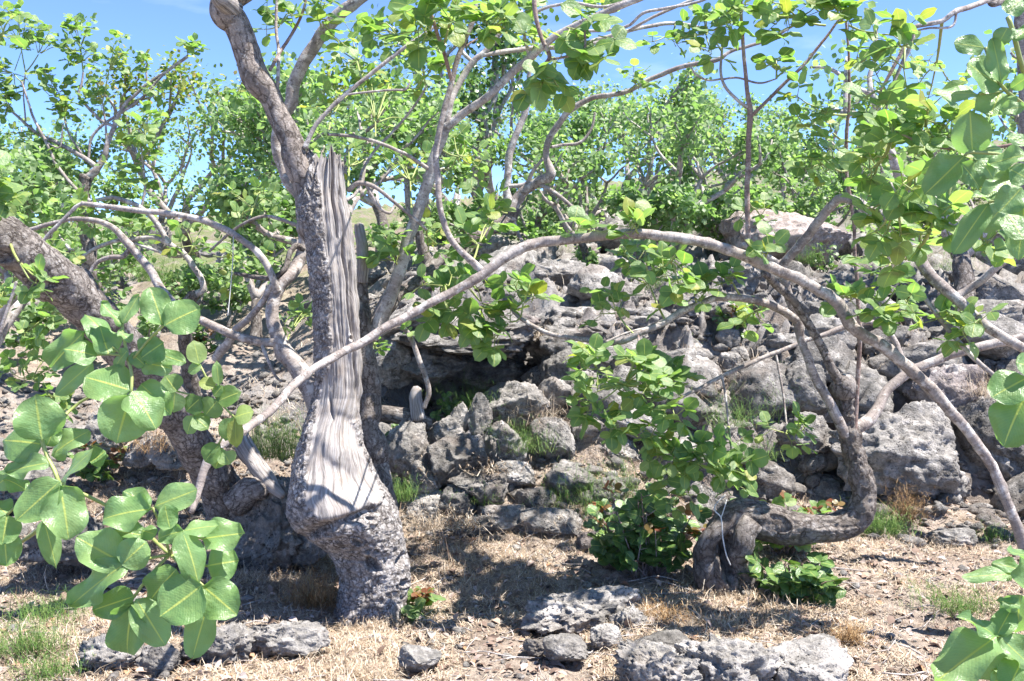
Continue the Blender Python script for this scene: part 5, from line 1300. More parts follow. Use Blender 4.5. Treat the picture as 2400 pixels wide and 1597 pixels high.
# ------------------------------------------------------------------ background trees
def bg_tree(name, label, group, base, H, spread, seed, leafmat, leaf=0.065, dens=1.0, wood=None, lean=(0, 0), levels=3, leaf_n=21, limbs=None, px_limit=None):
    """crooked low-branching tree: trunk, limbs and a leafy crown"""
    r = np.random.default_rng(seed)
    base = np.array(base, float); base[2] = hz(base[0], base[1]) - 0.03 if base[2] is None or np.isnan(base[2]) else base[2]
    t = empty(name, base, label, 'tree', group)
    wood = wood or M['branch']
    tips, segs = [], []
    def grow(p, d, L, rad, lev):
        n = 4; q_ = [(*p, rad)]; dd = unit(d)
        for k in range(n):
            dd = unit(dd + r.normal(size=3) * 0.20 + np.array((0, 0, 0.07 if lev else 0.0)))
            p = p + dd * L / n
            q_.append((*p, rad * (1 - 0.45 * (k + 1) / n)))
            if lev >= 1 and k >= 1: tips.append((p.copy(), dd.copy(), lev))
        segs.append((lev, np.array(q_)))
        if lev < levels:
            m_ = int(r.integers(3, 5)) if lev == 0 else int(r.integers(2, 4))
            for c in range(m_):
                a0 = r.uniform(0, 6.28) + c * 6.28 / m_
                h = np.array((math.cos(a0), math.sin(a0), 0))
                nd = unit(dd * r.uniform(0.4, 1.0) + h * r.uniform(.6, 1.1) * (spread if lev < 2 else 0.7) + np.array((0, 0, .25)))
                grow(p, nd, L * r.uniform(0.6, 0.85) * (1.5 if lev == 0 else 1), rad * r.uniform(.5, .65), lev + 1)
        else:
            tips.append((p.copy(), dd.copy(), lev + 1))
    d0 = unit(np.array((lean[0], lean[1], 1.0)))
    grow(base - (0, 0, 0.05), d0, H * 0.24, H * 0.030, 0)
    V, Fc, uv = tube_geo(spline(segs[0][1], 0.06), 12, .1, seed)
    mk('trunk', V, Fc, M['darkbark'], t, uv=uv)
    for lv, s_ in [x for x in segs[1:] if x[0] == 1]:
        V, Fc, uv = tube_geo(spline(s_, 0.08), 8, .08, seed); mk('branch', V, Fc, wood, t, uv=uv)
    rest = [tube_geo(spline(s_, 0.12), 5, 0) for lv, s_ in segs if lv > 1]
    if rest:
        V, Fc, uv = join_geo(rest); tag(mk('twigs', V, Fc, wood, t, uv=uv), kind='stuff')
    Ls = []
    for p, d, lv in tips:
        w_ = {1: .25, 2: .6}.get(lv, 1.0)
        n = r.poisson(leaf_n * dens * w_)
        for _ in range(n):
            o = r.normal(size=3) * H * 0.030 + d * r.uniform(-.05, .10) * H * .3
            nrm = np.array((0.15, -0.3, 1.0)) + r.normal(size=3) * 0.55
            dr = unit(o * 3 / H + r.normal(size=3) * 0.5 + np.array((0, 0, -.15)))
            Ls.append(leaf_matrix(p + o, dr, nrm, leaf * r.uniform(.75, 1.2), r.uniform(.9, 1.2)))
    V, Fc = scatter_mesh(FAR[0], FAR[1], Ls)
    rnd = np.repeat(r.random(len(Ls)), len(FAR[0]))
    mk('crown', V, Fc, leafmat, t, attrs={'rnd': rnd})
    return t

nan = float('nan')
def at(px, d, dz=None):
    p = P(px, 700, d); return (p[0], p[1], nan)

BG = [  # px, depth, height, spread, material, dens, label
    (470, 17, 4.6, .75, 'oliveleaf', 1.3, 'yellowish rounded tree against the sky left of the split trunk'),
    (300, 13, 2.6, 1.0, 'farleaf', 1.0, 'bright low tree behind the pale crooked branches at left'),
    (60, 10, 2.5, 1.0, 'farleaf', 1.0, 'leafy tree at the left edge behind the leaning trunk'),
    (-80, 7.5, 3.2, 1.0, 'farleaf', 1.1, 'tall leafy tree cut by the left edge'),
    (150, 16, 3.4, .9, 'farleaf', 1.0, 'small green tree far behind the pollarded left tree'),
    (590, 9.5, 2.5, .8, 'farleaf', 1.2, 'green tree just left of the split trunk'),
    (620, 15, 4.0, .9, 'farleaf', 1.1, 'taller green tree behind the leaning upper limb'),
    (760, 12, 3.4, .9, 'farleaf', 1.2, 'green tree directly behind the silver wood'),
    (860, 8.8, 3.0, .8, 'farleaf', 1.1, 'leafy tree between the split trunk and pale upright branch'),
    (900, 18, 5.0, .9, 'oliveleaf', 1.1, 'dull green tree on the terrace behind the pale branch'),
    (1010, 11, 2.8, .9, 'farleaf', 1.2, 'bushy tree behind the forked pale branch'),
    (1140, 15, 4.6, .7, 'darkleaf', 1.3, 'dark dense tree on the skyline in the middle'),
    (1080, 22, 5.4, .9, 'oliveleaf', 1.1, 'far dull green tree on the middle skyline'),
    (1250, 12.5, 2.7, 1.0, 'farleaf', 1.1, 'low bright tree behind the knobbed grey branch'),
    (1330, 19, 4.6, .9, 'farleaf', 1.0, 'tree with pale stems behind the knobbed branch'),
    (1430, 13.5, 3.0, 1.0, 'farleaf', .95, 'open crooked tree on the slope right of the knobbed branch'),
    (1380, 10.5, 2.3, 1.0, 'farleaf', .6, 'sparse young tree just behind the arching stem'),
    (1580, 11, 2.6, .9, 'farleaf', .6, 'sparse crooked tree just left of the dark upright stem'),
    (1860, 12.5, 2.2, 1.0, 'farleaf', .6, 'sparse low tree right of the reddish boulder'),
    (2010, 16, 3.0, .9, 'farleaf', .7, 'open tree on the slope behind the thin vertical stem'),
    (1540, 16, 3.4, 1.0, 'farleaf', .95, 'spreading tree on the skyline left of the dark upright stem'),
    (1640, 12, 2.3, 1.1, 'farleaf', .9, 'low sprawling tree beside the dark upright stem'),
    (1700, 21, 4.2, .9, 'farleaf', 1.0, 'tree on the ridge behind the dark upright stem'),
    (1800, 17, 2.6, 1.0, 'farleaf', .9, 'low leafy tree above the reddish boulder'),
    (1480, 9.8, 1.4, 1.2, 'farleaf', .9, 'small leafy sapling on the slope below the skyline trees'),
    (1900, 26, 2.6, 1.0, 'darkleaf', 1.2, 'dark round bush on the hillside'),
    (2180, 20, 3.0, 1.0, 'farleaf', 1.0, 'tree on the right hillside behind the drooping bough'),
    (2060, 30, 3.2, 1.0, 'oliveleaf', 1.0, 'small tree just under the far hut'),
    (2330, 24, 3.2, 1.0, 'farleaf', .9, 'tree high on the hillside at the right edge'),
    (2250, 7.6, 3.6, .8, 'farleaf', .55, 'thin leaved tree behind the upper right bough'),
    (700, 25, 5, 1.0, 'farleaf', 1.0, 'distant tree hidden behind the trunk top'),
    (40, 24, 5.0, 1.0, 'farleaf', 1.0, 'distant tree at the far left'),
    (380, 26, 5.0, 1.0, 'farleaf', 1.0, 'distant pale tree under the yellowish tree'),
    (1000, 30, 5.5, 1.0, 'farleaf', 1.0, 'distant tree on the middle terrace'),
    (1200, 28, 5.5, 1.0, 'farleaf', 1.0, 'distant tree behind the dense dark tree'),
    (1600, 30, 5, 1.0, 'oliveleaf', 1.0, 'distant olive coloured tree on the ridge'),
    (1450, 34, 5.5, 1.0, 'farleaf', 1.0, 'farthest tree on the ridge line'),
]
for k, (px, d, H, sp, mt, de, lab) in enumerate(BG):
    bg_tree('background_tree', lab, 'trees beyond the rock bank', at(px, d), H, sp, 400 + k, M[mt], leaf=0.066 if d < 14 else 0.082, dens=de, wood=M['palebranch'] if k % 2 else M['branch'])

# undergrowth bushes along the terrace
r = np.random.default_rng(99)
for k in range(34):
    px = r.uniform(-60, 1850) if k < 26 else r.uniform(950, 1850); d = r.uniform(8.5, 15) if px < 800 else r.uniform(10, 19)
    bg_tree('bush', 'low green bush growing on the terrace between the trees', 'bushes on the terrace', at(px, d), r.uniform(.8, 1.5) if k < 26 else r.uniform(1.3, 2.2), 1.3, 700 + k, M['farleaf'], leaf=0.07, dens=.8, levels=2, leaf_n=22)
for o in list(col.objects):
    if o.name.startswith('bush') and 'category' in o: o['category'] = 'bush'

r = np.random.default_rng(123)
for k in range(26):
    px = r.uniform(1450, 2480); d = r.uniform(11, 34)
    bg_tree('bush', 'low green bush growing on the terrace between the trees', 'bushes on the terrace', at(px, d), r.uniform(.8, 1.6) * (1 + d / 50), 1.3, 900 + k, M['oliveleaf' if k % 3 == 0 else 'farleaf'], leaf=0.075, dens=.8, levels=2, leaf_n=24)
for o in list(col.objects):
    if o.name.startswith('bush') and 'category' in o: o['category'] = 'bush'
# pollarded tree at left with bare limbs
pt = P(205, 640, 8.0); pt[2] = hz(pt[0], pt[1])
po = empty('pollard_tree', pt, 'pollarded grey tree at left with crooked bare limbs against the sky', 'tree')
limb('trunk', [(215, 770, 8.0, 40), (208, 640, 8.0, 34), (205, 560, 8.0, 30), (201, 480, 8.0, 25), (198, 430, 8.0, 28), (200, 412, 8.0, 32)], M['darkbark'], po, seg=20)
for rows in ([(200, 425, 8, 26), (226, 395, 8, 20), (243, 370, 8, 18), (252, 335, 8, 15), (268, 298, 8, 14), (275, 272, 8, 12), (320, 218, 8, 9), (372, 180, 8, 8), (440, 134, 8, 6)],
             [(228, 392, 8, 15), (191, 367, 8, 14), (145, 340, 8, 13), (84, 310, 8, 10), (31, 264, 8, 7)],
             [(214, 474, 7.9, 12), (168, 432, 7.9, 10), (130, 382, 7.9, 10), (107, 333, 7.9, 9), (76, 268, 7.9, 7), (50, 191, 7.9, 5)],
             [(268, 298, 8, 9), (229, 275, 8, 9), (187, 229, 8, 8), (191, 199, 8, 7), (195, 170, 8, 5)],
             [(207, 371, 8, 7), (214, 325, 8, 8), (249, 287, 8, 8), (325, 237, 8, 8), (382, 176, 8, 7), (440, 130, 8, 5)],
             [(345, 195, 8, 5), (343, 170, 8, 5), (345, 150, 8, 4)], [(191, 360, 8, 6), (160, 310, 8, 6), (150, 270, 8, 5)], [(107, 333, 7.9, 5), (140, 345, 7.9, 5), (148, 290, 7.9, 4)], [(250, 345, 8, 6), (248, 300, 8, 6), (240, 240, 8, 4)],
             [(60, 285, 8, 5), (55, 220, 8, 4), (60, 170, 8, 4)]):
    limb('branch', rows, M['branch'], po, seg=10)
fp = Foliage(91)
for (x, y, rx, ry, n, src) in ((40, 60, 60, 60, 12, (60, 170, 8)), (110, 100, 40, 40, 5, (60, 170, 8)), (185, 70, 40, 40, 9, (195, 170, 8)), (190, 130, 35, 45, 9, (195, 170, 8)), (265, 120, 30, 50, 7, (240, 240, 8)), (345, 140, 26, 22, 4, (345, 150, 8)), (440, 115, 26, 26, 7, (440, 130, 8)), (370, 205, 26, 18, 4, (372, 180, 8)),
                              (130, 185, 50, 30, 8, (150, 270, 8)), (150, 255, 40, 40, 9, (150, 270, 8)), (230, 230, 30, 40, 7, (240, 240, 8)), (20, 160, 50, 60, 12, (50, 191, 7.9)), (20, 240, 50, 40, 8, (31, 264, 8)), (70, 320, 40, 30, 4, (84, 310, 8)), (110, 400, 60, 50, 8, (130, 382, 7.9)), (280, 420, 60, 40, 6, (243, 370, 8)), (60, 470, 60, 50, 8, (168, 432, 7.9))):
    fp.cluster(x, y, 8.0, rx, ry, n, 19, src)
fp.build(po, M['leaf'])

# small crooked pale tree left of the trunk
pc = P(440, 800, 6.4); pc[2] = hz(pc[0], pc[1])
sc_ = empty('crooked_tree', pc, 'small crooked tree with pale bent branches behind the leaning trunk', 'tree')
limb('trunk', [(452, 980, 6.4, 44), (445, 880, 6.3, 36), (436, 780, 6.1, 32), (441, 710, 6.0, 30), (455, 692, 6.0, 26)], M['darkbark'], sc_, seg=18)
for rows in ([(450, 695, 6, 22), (476, 680, 6, 19), (475, 660, 6, 18), (463, 638, 6, 18), (428, 596, 6, 18), (394, 569, 6, 17), (370, 530, 6, 16), (344, 500, 6, 15), (314, 478, 6, 14), (268, 463, 6, 12), (222, 470, 6, 10)],
             [(392, 566, 6, 13), (360, 558, 6, 13), (320, 560, 6, 13), (268, 567, 6, 12), (214, 588, 6, 11), (164, 626, 6, 9)], [(425, 602, 6, 9), (395, 600, 6, 9), (367, 588, 6, 9), (330, 576, 6, 8), (310, 569, 6, 7)],
             [(330, 490, 6, 8), (340, 440, 6, 7), (335, 380, 6, 6), (325, 300, 6, 5)], [(40, 660, 5.5, 8), (20, 720, 5.5, 9), (0, 780, 5.5, 10)]):
    limb('branch', rows, pb, sc_, seg=12)
fp = Foliage(92)
for (x, y, rx, ry, n, src) in ((330, 300, 40, 60, 6, (325, 300, 6)), (220, 500, 50, 40, 6, (222, 470, 6)), (170, 640, 50, 40, 6, (164, 626, 6)), (300, 530, 60, 40, 6, (310, 569, 6)), (330, 380, 50, 50, 6, (335, 380, 6)), (100, 760, 50, 50, 6, (150, 700, 6)), (60, 880, 50, 50, 7, (100, 900, 6)), (120, 940, 40, 40, 5, (100, 900, 6)), (40, 680, 50, 50, 6, (20, 720, 6)), (460, 560, 60, 40, 6, (440, 600, 6)), (560, 600, 60, 40, 5, (500, 600, 6.4)), (250, 690, 50, 40, 5, (260, 640, 6))):
    fp.cluster(x, y, 6.0, rx, ry, n, 26, src)
fp.build(sc_, M['leaf'])

# tree trunk at the upper right edge
ur = empty('edge_tree', P(2420, 900, 5.6), 'grey trunk and knobbed limb cut by the upper right edge', 'tree')
limb('trunk', [(2440, 1240, 5.6, 60), (2435, 800, 5.6, 44), (2415, 400, 5.6, 34), (2398, 120, 5.6, 28), (2395, 40, 5.6, 30), (2390, -40, 5.6, 28)], M['branch'], ur, seg=16)
limb('branch', [(2400, 20, 5.6, 22), (2350, 6, 5.5, 18), (2325, 8, 5.4, 20), (2315, 0, 5.4, 10)], M['bark'], ur)

# ------------------------------------------------------------------ shrubs near the twisted tree
def shrub(px, py, d, w, h, n, label, name='shrub', leaf_px=34, tips=0.3, seed=0, mat='darkleaf'):
    b = P(px, py, d); b[2] = hz(b[0], b[1])
    s_ = empty(name, b, label, 'shrub')
    f_, g_ = Foliage(seed), Foliage(seed + 1); m_ = d / FPX
    for k in range(n):
        a0 = f_.r.uniform(0, 6.28)
        top = b + np.array((f_.r.uniform(-1, 1) * w * .5 * m_, f_.r.uniform(-1, 1) * w * .3 * m_, h * m_ * f_.r.uniform(.45, 1.0)))
        p0 = b + np.array((f_.r.normal() * .03, f_.r.normal() * .03, 0))
        f_.stalk(p0, top, 0.005, 0.0025, f_.r.normal() * .02)
        for t in np.linspace(.3, .95, 5):
            pp = p0 + (top - p0) * t
            f_.compound(pp, (f_.r.normal(), f_.r.normal() - .3, .35), leaf_px * m_ * f_.r.uniform(.8, 1.15), up=(0.1, -.5, .9))
        if f_.r.random() < tips: g_.tuft(top, (0, 0, 1), leaf_px * m_ * .6, 3)
    f_.build(s_, M[mat], 300, twig_mat=M['redtwig'])
    if g_.leaves:
        for m4 in g_.leaves:
            o = bpy.data.objects.new('young_leaf', mid_meshes(M['redleaf'])[0]); col.objects.link(o); o.parent = s_
            m4 = m4.copy(); m4[:3, 3] -= b; o.matrix_local = Matrix(m4.tolist())

shrub(1520, 1350, 5.0, 250, 240, 20, 'dark glossy shrub with red new tips left of the twisted trunk', seed=201, tips=.45)
shrub(1455, 1320, 5.15, 130, 150, 8, 'smaller glossy shrub at the left foot of the red tipped shrub', seed=203, tips=.3)
shrub(1868, 1395, 4.62, 170, 140, 14, 'dark leafy shrub growing under the horizontal trunk', seed=205, tips=.0, leaf_px=38)
shrub(1840, 1230, 5.3, 260, 130, 16, 'sunlit shrub with bronze shoots behind the horizontal trunk', seed=207, tips=.8, mat='leaf', leaf_px=30)
shrub(975, 1330, 4.5, 40, 60, 3, 'tiny seedling with red stems beside the split trunk foot', seed=209, tips=1, mat='leaf', leaf_px=34)
shrub(230, 1000, 6.3, 130, 120, 8, 'low red tipped shrub behind the left leaf sprays', seed=211, tips=.6, leaf_px=24)
shrub(470, 660, 9.0, 110, 90, 8, 'bronze leaved bush on the left terrace', seed=213, tips=.9, leaf_px=18)
shrub(1090, 900, 6.6, 120, 90, 8, 'small weedy bush growing in the cave mouth', seed=215, tips=0, leaf_px=20)
shrub(900, 980, 6.3, 60, 90, 5, 'dark weed left of the cave beside the trunk', seed=217, tips=0, leaf_px=20)
shrub(1930, 640, 10.0, 60, 80, 6, 'little dark bush in front of the reddish boulder', seed=219, tips=0, leaf_px=12)
shrub(1720, 880, 7.4, 90, 110, 7, 'bushy plant among the rocks above the low leaves', seed=221, tips=.5, leaf_px=20)

# ------------------------------------------------------------------ grass and weeds
def blades(base, d, L, w, r):
    """bent blades: arrays of base(n,3), direction(n,3), length, width -> geometry"""
    n = len(base)
    up = np.tile((0, 0, 1.0), (n, 1)); side = np.cross(d, up); side /= np.linalg.norm(side, axis=1, keepdims=True) + 1e-9
    p0 = base; p1 = base + d * L[:, None] * .5 + r.normal(size=(n, 3)) * L[:, None] * .06; p2 = base + d * L[:, None] + np.array((0, 0, -1)) * (L * r.uniform(0, .45, n))[:, None]
    s_ = side * w[:, None]
    V = np.stack((p0 - s_ * .5, p0 + s_ * .5, p1 - s_ * .45, p1 + s_ * .45, p2 - s_ * .1, p2 + s_ * .1), 1).reshape(-1, 3)
    o = (np.arange(n) * 6)[:, None]
    Fc = np.concatenate((o + np.array((0, 1, 3, 2)), o + np.array((2, 3, 5, 4))), 0)
    return V, Fc

def grass_field(n, xr, yr, Lr, w, seed, upright, thresh=-0.2, px=True):
    r = np.random.default_rng(seed)
    y = r.uniform(*yr, n * 3); x = (r.uniform(*xr, n * 3) - 1200) / FPX * y
    m_ = fbm(np.stack((x * 1.6, y * 1.6, 0 * x), -1), 3, 61) + r.normal(size=n * 3) * .18 > thresh
    x, y = x[m_][:n], y[m_][:n]; n = len(x)
    z = height(x, y)
    d = r.normal(size=(n, 3)); d[:, 2] = np.abs(d[:, 2]) * upright + upright * .3
    d /= np.linalg.norm(d, axis=1, keepdims=True)
    L = Lr[0] * (Lr[1] / Lr[0]) ** r.random(n)
    V, Fc = blades(np.stack((x, y, z), -1), d, L, np.full(n, w) * r.uniform(.6, 1.4, n), r)
    return V, Fc, np.repeat(r.random(n), 6)

V, Fc, rn = grass_field(150000, (-60, 2460), (3.35, 6.6), (.02, .08), .0026, 301, .35, -.45)
tag(mk('dry_grass', V, Fc, M['straw'], attrs={'rnd': rn}), 'short dry straw matted over the clearing', 'grass', None, 'stuff')
V, Fc, rn = grass_field(9000, (-60, 2460), (3.4, 7.4), (.05, .16), .0028, 302, .7, .25)
tag(mk('dry_grass', V, Fc, M['straw'], attrs={'rnd': rn}), 'taller dry stalks standing in the straw', 'grass', None, 'stuff')
V, Fc, rn = grass_field(15000, (-60, 2460), (6.6, 13), (.04, .14), .004, 303, .7, .15)
tag(mk('dry_grass', V, Fc, M['straw'], attrs={'rnd': rn}), 'dry grass on the slope between the rocks', 'grass', None, 'stuff')

# leaf litter
r = np.random.default_rng(310)
n = 8000; y = r.uniform(3.35, 7.0, n); x = (r.uniform(-60, 2460, n) - 1200) / FPX * y; z = height(x, y) + .006
Ls = [leaf_matrix((x[k], y[k], z[k]), (r.normal(), r.normal(), r.normal() * .25), (r.normal() * .35, r.normal() * .35, 1), r.uniform(.02, .06), r.uniform(.5, 1)) for k in range(n)]
lt_t = leaf_template(2, 3, .34, .5, .5, 0, 3)
V, Fc = scatter_mesh(lt_t[0], lt_t[1], Ls)
tag(mk('leaf_litter', V, Fc, M['litter'], attrs={'rnd': np.repeat(r.random(n), len(lt_t[0]))}), 'dry fallen leaves scattered over the soil', 'litter', None, 'stuff')
# twig litter
geo = []
for k in range(420):
    y0 = r.uniform(3.4, 6.8); x0 = (r.uniform(-60, 2460) - 1200) / FPX * y0; L = r.uniform(.06, .38); a0 = r.uniform(0, 3.14)
    pts_ = []
    for t in np.linspace(-.5, .5, 4):
        xx = x0 + math.cos(a0) * L * t + r.normal() * L * .05; yy = y0 + math.sin(a0) * L * t * .8 + r.normal() * L * .05
        pts_.append((xx, yy, hz(xx, yy) + .008 + abs(r.normal()) * .008, r.uniform(.0012, .0035)))
    geo.append(tube_geo(spline(pts_, .05), 5, 0))
V, Fc, uv = join_geo(geo)
tag(mk('twig_litter', V, Fc, M['palebranch'], uv=uv), 'thin dead twigs lying over the straw', 'litter', None, 'stuff')

def weed(px, py, w, h, n, label, mat='weed', blade=.0022, seed=0, depth=None, name='weed', flat=.5, cat='weed'):
    if depth is None: b, d = ground_hit(px, py)
    else: d = depth; b = P(px, py, d)
    r = np.random.default_rng(seed + int(px)); m_ = d / FPX
    bx = b[0] + r.normal(size=n) * w * .22 * m_; by = b[1] + r.normal(size=n) * w * .16 * m_
    bz = height(bx, by) if depth is None else np.full(n, b[2])
    dd = np.stack((r.normal(size=n) * flat, r.normal(size=n) * flat, np.ones(n) * .9), -1); dd /= np.linalg.norm(dd, axis=1, keepdims=True)
    L = h * m_ * r.uniform(.35, 1.05, n)
    V1, F1 = blades(np.stack((bx, by, bz), -1), dd, L, np.full(n, blade), r)
    # feathery side leaflets
    k = n * 5; i_ = r.integers(0, n, k); t = r.uniform(.25, 1, k)
    sb = np.stack((bx, by, bz), -1)[i_] + dd[i_] * (L[i_] * t)[:, None]
    sd_ = r.normal(size=(k, 3)); sd_[:, 2] += .5; sd_ /= np.linalg.norm(sd_, axis=1, keepdims=True)
    V2, F2 = blades(sb, sd_, L[i_] * r.uniform(.12, .3, k), np.full(k, blade * .8), r)
    V = np.vstack((V1, V2)); Fc = np.vstack((F1, F2 + len(V1)))
    rn = np.concatenate((np.repeat(r.random(n), 6), np.repeat(r.random(k), 6)))
    tag(mk(name, V, Fc, M[mat], origin=(b[0], b[1], b[2]), attrs={'rnd': rn}), label, cat)

weed(60, 1545, 200, 110, 260, 'feathery green weed in the lower left corner')
weed(120, 1450, 220, 90, 220, 'feathery green weed patch above the lower left corner')
weed(120, 1600, 160, 80, 200, 'pale green weed at the bottom left edge')
weed(640, 1075, 150, 140, 420, 'misty green feathery weed between leaning trunk and split trunk', depth=5.9)
weed(2060, 1265, 130, 90, 320, 'bright grass tuft under the elbow of the twisted trunk', blade=.003)
weed(2235, 1430, 190, 80, 240, 'feathery green weed near the lower right leaf spray')
weed(2330, 1275, 110, 60, 120, 'pale leafy weed at the right in the straw')
weed(945, 1175, 70, 80, 120, 'fine green weed on the rocks right of the split trunk', depth=5.6)
weed(1350, 1200, 190, 120, 120, 'thin yellowing weeds in front of the dark rocks', depth=5.8, blade=.003)
weed(1230, 1060, 170, 90, 120, 'sparse green creeper over the pale block', depth=6.05)
weed(1270, 1000, 120, 120, 60, 'dry tangled stalks at the right of the cave', depth=6.3, mat='straw', flat=1.0)
weed(1100, 960, 140, 110, 120, 'green weed hanging inside the cave mouth', depth=6.5, flat=.9)
weed(1720, 1000, 160, 130, 120, 'wispy green weeds among the dark rocks', depth=6.4, flat=.8)
weed(1300, 1235, 160, 90, 90, 'tangled grey stalks in front of the sloping slab', depth=5.6, mat='straw', flat=.9)
weed(1440, 1170, 170, 130, 130, 'thin green and grey weeds left of the red tipped shrub', depth=5.9, flat=.8)
weed(1500, 1235, 120, 70, 120, 'low green creeper beside the red tipped shrub', depth=5.6, flat=1)
weed(1190, 1035, 90, 80, 90, 'green weed over the rounded pale block', depth=6.2, flat=.9)
weed(1640, 930, 140, 120, 90, 'dry thin stems among the blocks above the low leaves', depth=6.9, mat='straw', flat=.8)
weed(2110, 860, 200, 60, 160, 'dry tan grass behind the forked stems', depth=7.2, mat='straw', flat=1)
weed(2330, 930, 160, 90, 160, 'dry curly grass at the right above the boulders', depth=6.6, mat='straw', flat=1)
weed(1560, 690, 160, 90, 160, 'yellow green weeds on the slope behind the arching stem', depth=8.5, blade=.004)
weed(880, 1455, 230, 40, 320, 'straw gathered along the foot of the split trunk', mat='straw', flat=1.3)
weed(1700, 1400, 200, 40, 260, 'straw gathered round the twisted trunk base', mat='straw', flat=1.3)
weed(1180, 1330, 260, 45, 300, 'bright bleached straw in the middle of the clearing', mat='straw', flat=1.2)
weed(2000, 1430, 260, 40, 260, 'bleached straw right of the leafy shrub under the trunk', mat='straw', flat=1.3)
for k, (wx, wy, wd) in enumerate(((1010, 1120, 5.9), (1120, 1180, 5.75), (1370, 1010, 6.6), (1480, 930, 6.9), (1660, 830, 7.6), (1840, 900, 7.0), (1950, 760, 8.6), (2140, 780, 8.2), (1400, 760, 8.0), (1250, 800, 7.2), (1770, 1080, 6.2), (2230, 640, 9.6))):
    weed(wx, wy, 120, 70, 90, ('wispy stalks beside the tilted grey boulder', 'grey green tuft beside the rough dark stone', 'thin weeds above the black shaded block', 'creeping weeds in the gap of the leafy bough', 'weeds on the upper grey ledge', 'dry tuft by the light grey wedged block', 'green tuft on the rubble outcrop behind the stems', 'dry tuft above the dark boulder at right', 'green weeds on the broad weathered ledge', 'dry stalks on the right corner of the cave roof', 'wispy tuft left of the black shaded boulder', 'dry tuft on the right slope below the bough')[k], mat='weed' if k % 3 else 'straw', depth=wd, flat=.9, blade=.003, seed=k)
weed(735, 1420, 110, 120, 260, 'tangle of brown dry fern against the split trunk foot', mat='rust', flat=.7)
weed(2120, 1230, 70, 110, 200, 'rusty dry fern hanging by the largest pale boulder', mat='rust', depth=5.9)
weed(1990, 1525, 90, 60, 200, 'brown dry fern clump in the lower right straw', mat='rust')
weed(1550, 1460, 150, 60, 220, 'brown flattened fern beside the foreground outcrop', mat='rust', flat=1.2)
weed(850, 1580, 170, 60, 260, 'golden dry moss mat at the bottom', mat='straw', flat=1.2)
weed(1000, 1245, 60, 90, 140, 'golden dry moss draped on the cream stone', mat='straw', depth=5.3, flat=1)
weed(1080, 1235, 140, 60, 120, 'pale withered leaves in the clearing', mat='straw', depth=5.5, blade=.006, flat=1.2)
weed(1150, 1110, 130, 60, 40, 'yellow withered weed on the porous stone', mat='straw', depth=5.8, blade=.006, flat=1)
weed(2170, 1290, 280, 50, 260, 'long dry stalks bent over the straw at right', mat='straw', flat=1.6)
weed(640, 1380, 200, 50, 240, 'pale straw tuft left of the split trunk foot', mat='straw', flat=1.2)
weed(350, 1060, 130, 110, 90, 'hanging dry rootlets behind the left leaf spray', mat='rust', depth=6.0)
weed(360, 660, 120, 70, 200, 'soft green weed on the left terrace', depth=9.5, blade=.004)
weed(1900, 620, 70, 60, 100, 'grass tuft beside the reddish boulder', depth=9.9, blade=.004)
weed(2330, 520, 260, 60, 200, 'dry grass on the upper right slope', mat='straw', depth=11, blade=.004)

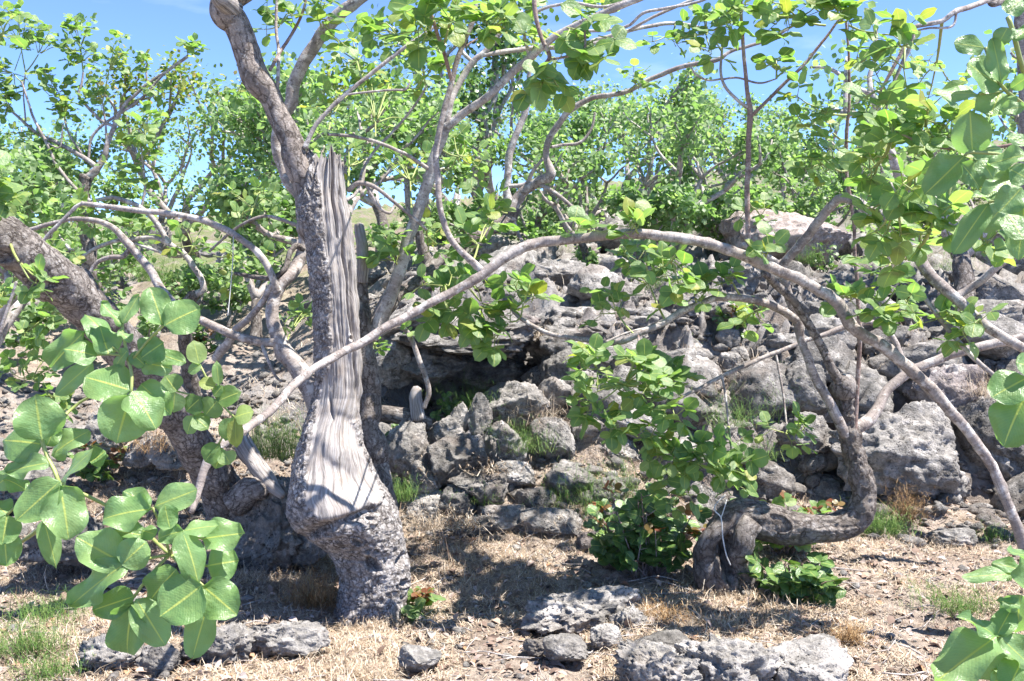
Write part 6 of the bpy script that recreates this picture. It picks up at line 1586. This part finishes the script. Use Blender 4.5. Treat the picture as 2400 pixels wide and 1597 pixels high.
# ------------------------------------------------------------------ far hut on the ridge
hd = 150.0
hp = P(2040, 372, hd); hzv = hz(hp[0], hp[1]); k = hd / FPX
hut = empty('stone_hut', (hp[0], hp[1], hzv), 'tiny stone hut on the far ridge at upper right', 'hut')
def box(name, x0, x1, y0, y1, z0, z1, mat, parent):
    V = np.array([(x, y, z) for z in (z0, z1) for y in (y0, y1) for x in (x0, x1)])
    return mk(name, V, np.array([(0, 1, 3, 2), (4, 6, 7, 5), (0, 4, 5, 1), (2, 3, 7, 6), (0, 2, 6, 4), (1, 5, 7, 3)]), mat, parent, smooth=False)
W_ = 34 * k; H_ = 30 * k
box('wall', hp[0] - W_ / 2, hp[0] + W_ / 2, hp[1] - W_ / 2, hp[1] + W_ / 2, hzv - 3, hzv + H_, M['hutwall'], hut)
V = np.array([(hp[0] + sx * W_ * .58, hp[1] + sy * W_ * .58, hzv + H_ * (1.02 + (.16 if sx < 0 else 0) + t * .06)) for t in (0, 1) for sy in (-1, 1) for sx in (-1, 1)])
mk('roof', V, np.array([(0, 1, 3, 2), (4, 6, 7, 5), (0, 4, 5, 1), (2, 3, 7, 6), (0, 2, 6, 4), (1, 5, 7, 3)]), M['hutroof'], hut, smooth=False)
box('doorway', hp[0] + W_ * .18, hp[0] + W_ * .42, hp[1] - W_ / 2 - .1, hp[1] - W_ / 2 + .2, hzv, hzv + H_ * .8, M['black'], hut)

# ------------------------------------------------------------------ say which stone and bush is which
def tell_apart(items, marks, noun, words):
    used = set()
    mk_px = np.array([to_px(np.array(m.location)) for m in marks])
    for o, s_ in sorted(items, key=lambda t: -t[1]):
        q = to_px(np.array(o.location)); size = words[0] if s_ < words[3] else (words[1] if s_ < words[4] else words[2])
        dist = np.hypot(mk_px[:, 0] - q[0], mk_px[:, 1] - q[1]) + 60 * np.abs(mk_px[:, 2] - q[2])
        for k in np.argsort(dist)[:60]:
            dx, dy = q[0] - mk_px[k, 0], q[1] - mk_px[k, 1]
            rel = ('right of' if dx > 0 else 'left of') if abs(dx) > abs(dy) else ('below' if dy > 0 else 'above')
            lab = ' '.join(f"{size} {noun} just {rel} the {marks[k]['label']}".split()[:16])
            while lab.split()[-1] in ('the', 'of', 'at', 'a', 'in', 'on', 'and', 'with', 'by', 'its', 'behind', 'under', 'from', 'between', 'beside', 'left', 'just', 'small', 'to', 'along'):
                lab = lab.rsplit(' ', 1)[0]
            if lab not in used:
                used.add(lab); o['label'] = lab; break
named = [o for o in col.objects if o.name.startswith(('boulder', 'cave_roof')) and 'label' in o]
tell_apart(LOOSE, named, 'lava stone', ('small', 'middling', 'large', .10, .18))
bgs = [o for o in col.objects if o.name.startswith('background_tree') and 'label' in o]
tell_apart([(o, 1.0) for o in col.objects if o.name.startswith('bush') and 'label' in o], bgs, 'bush', ('low', 'low', 'low', 0, 0))
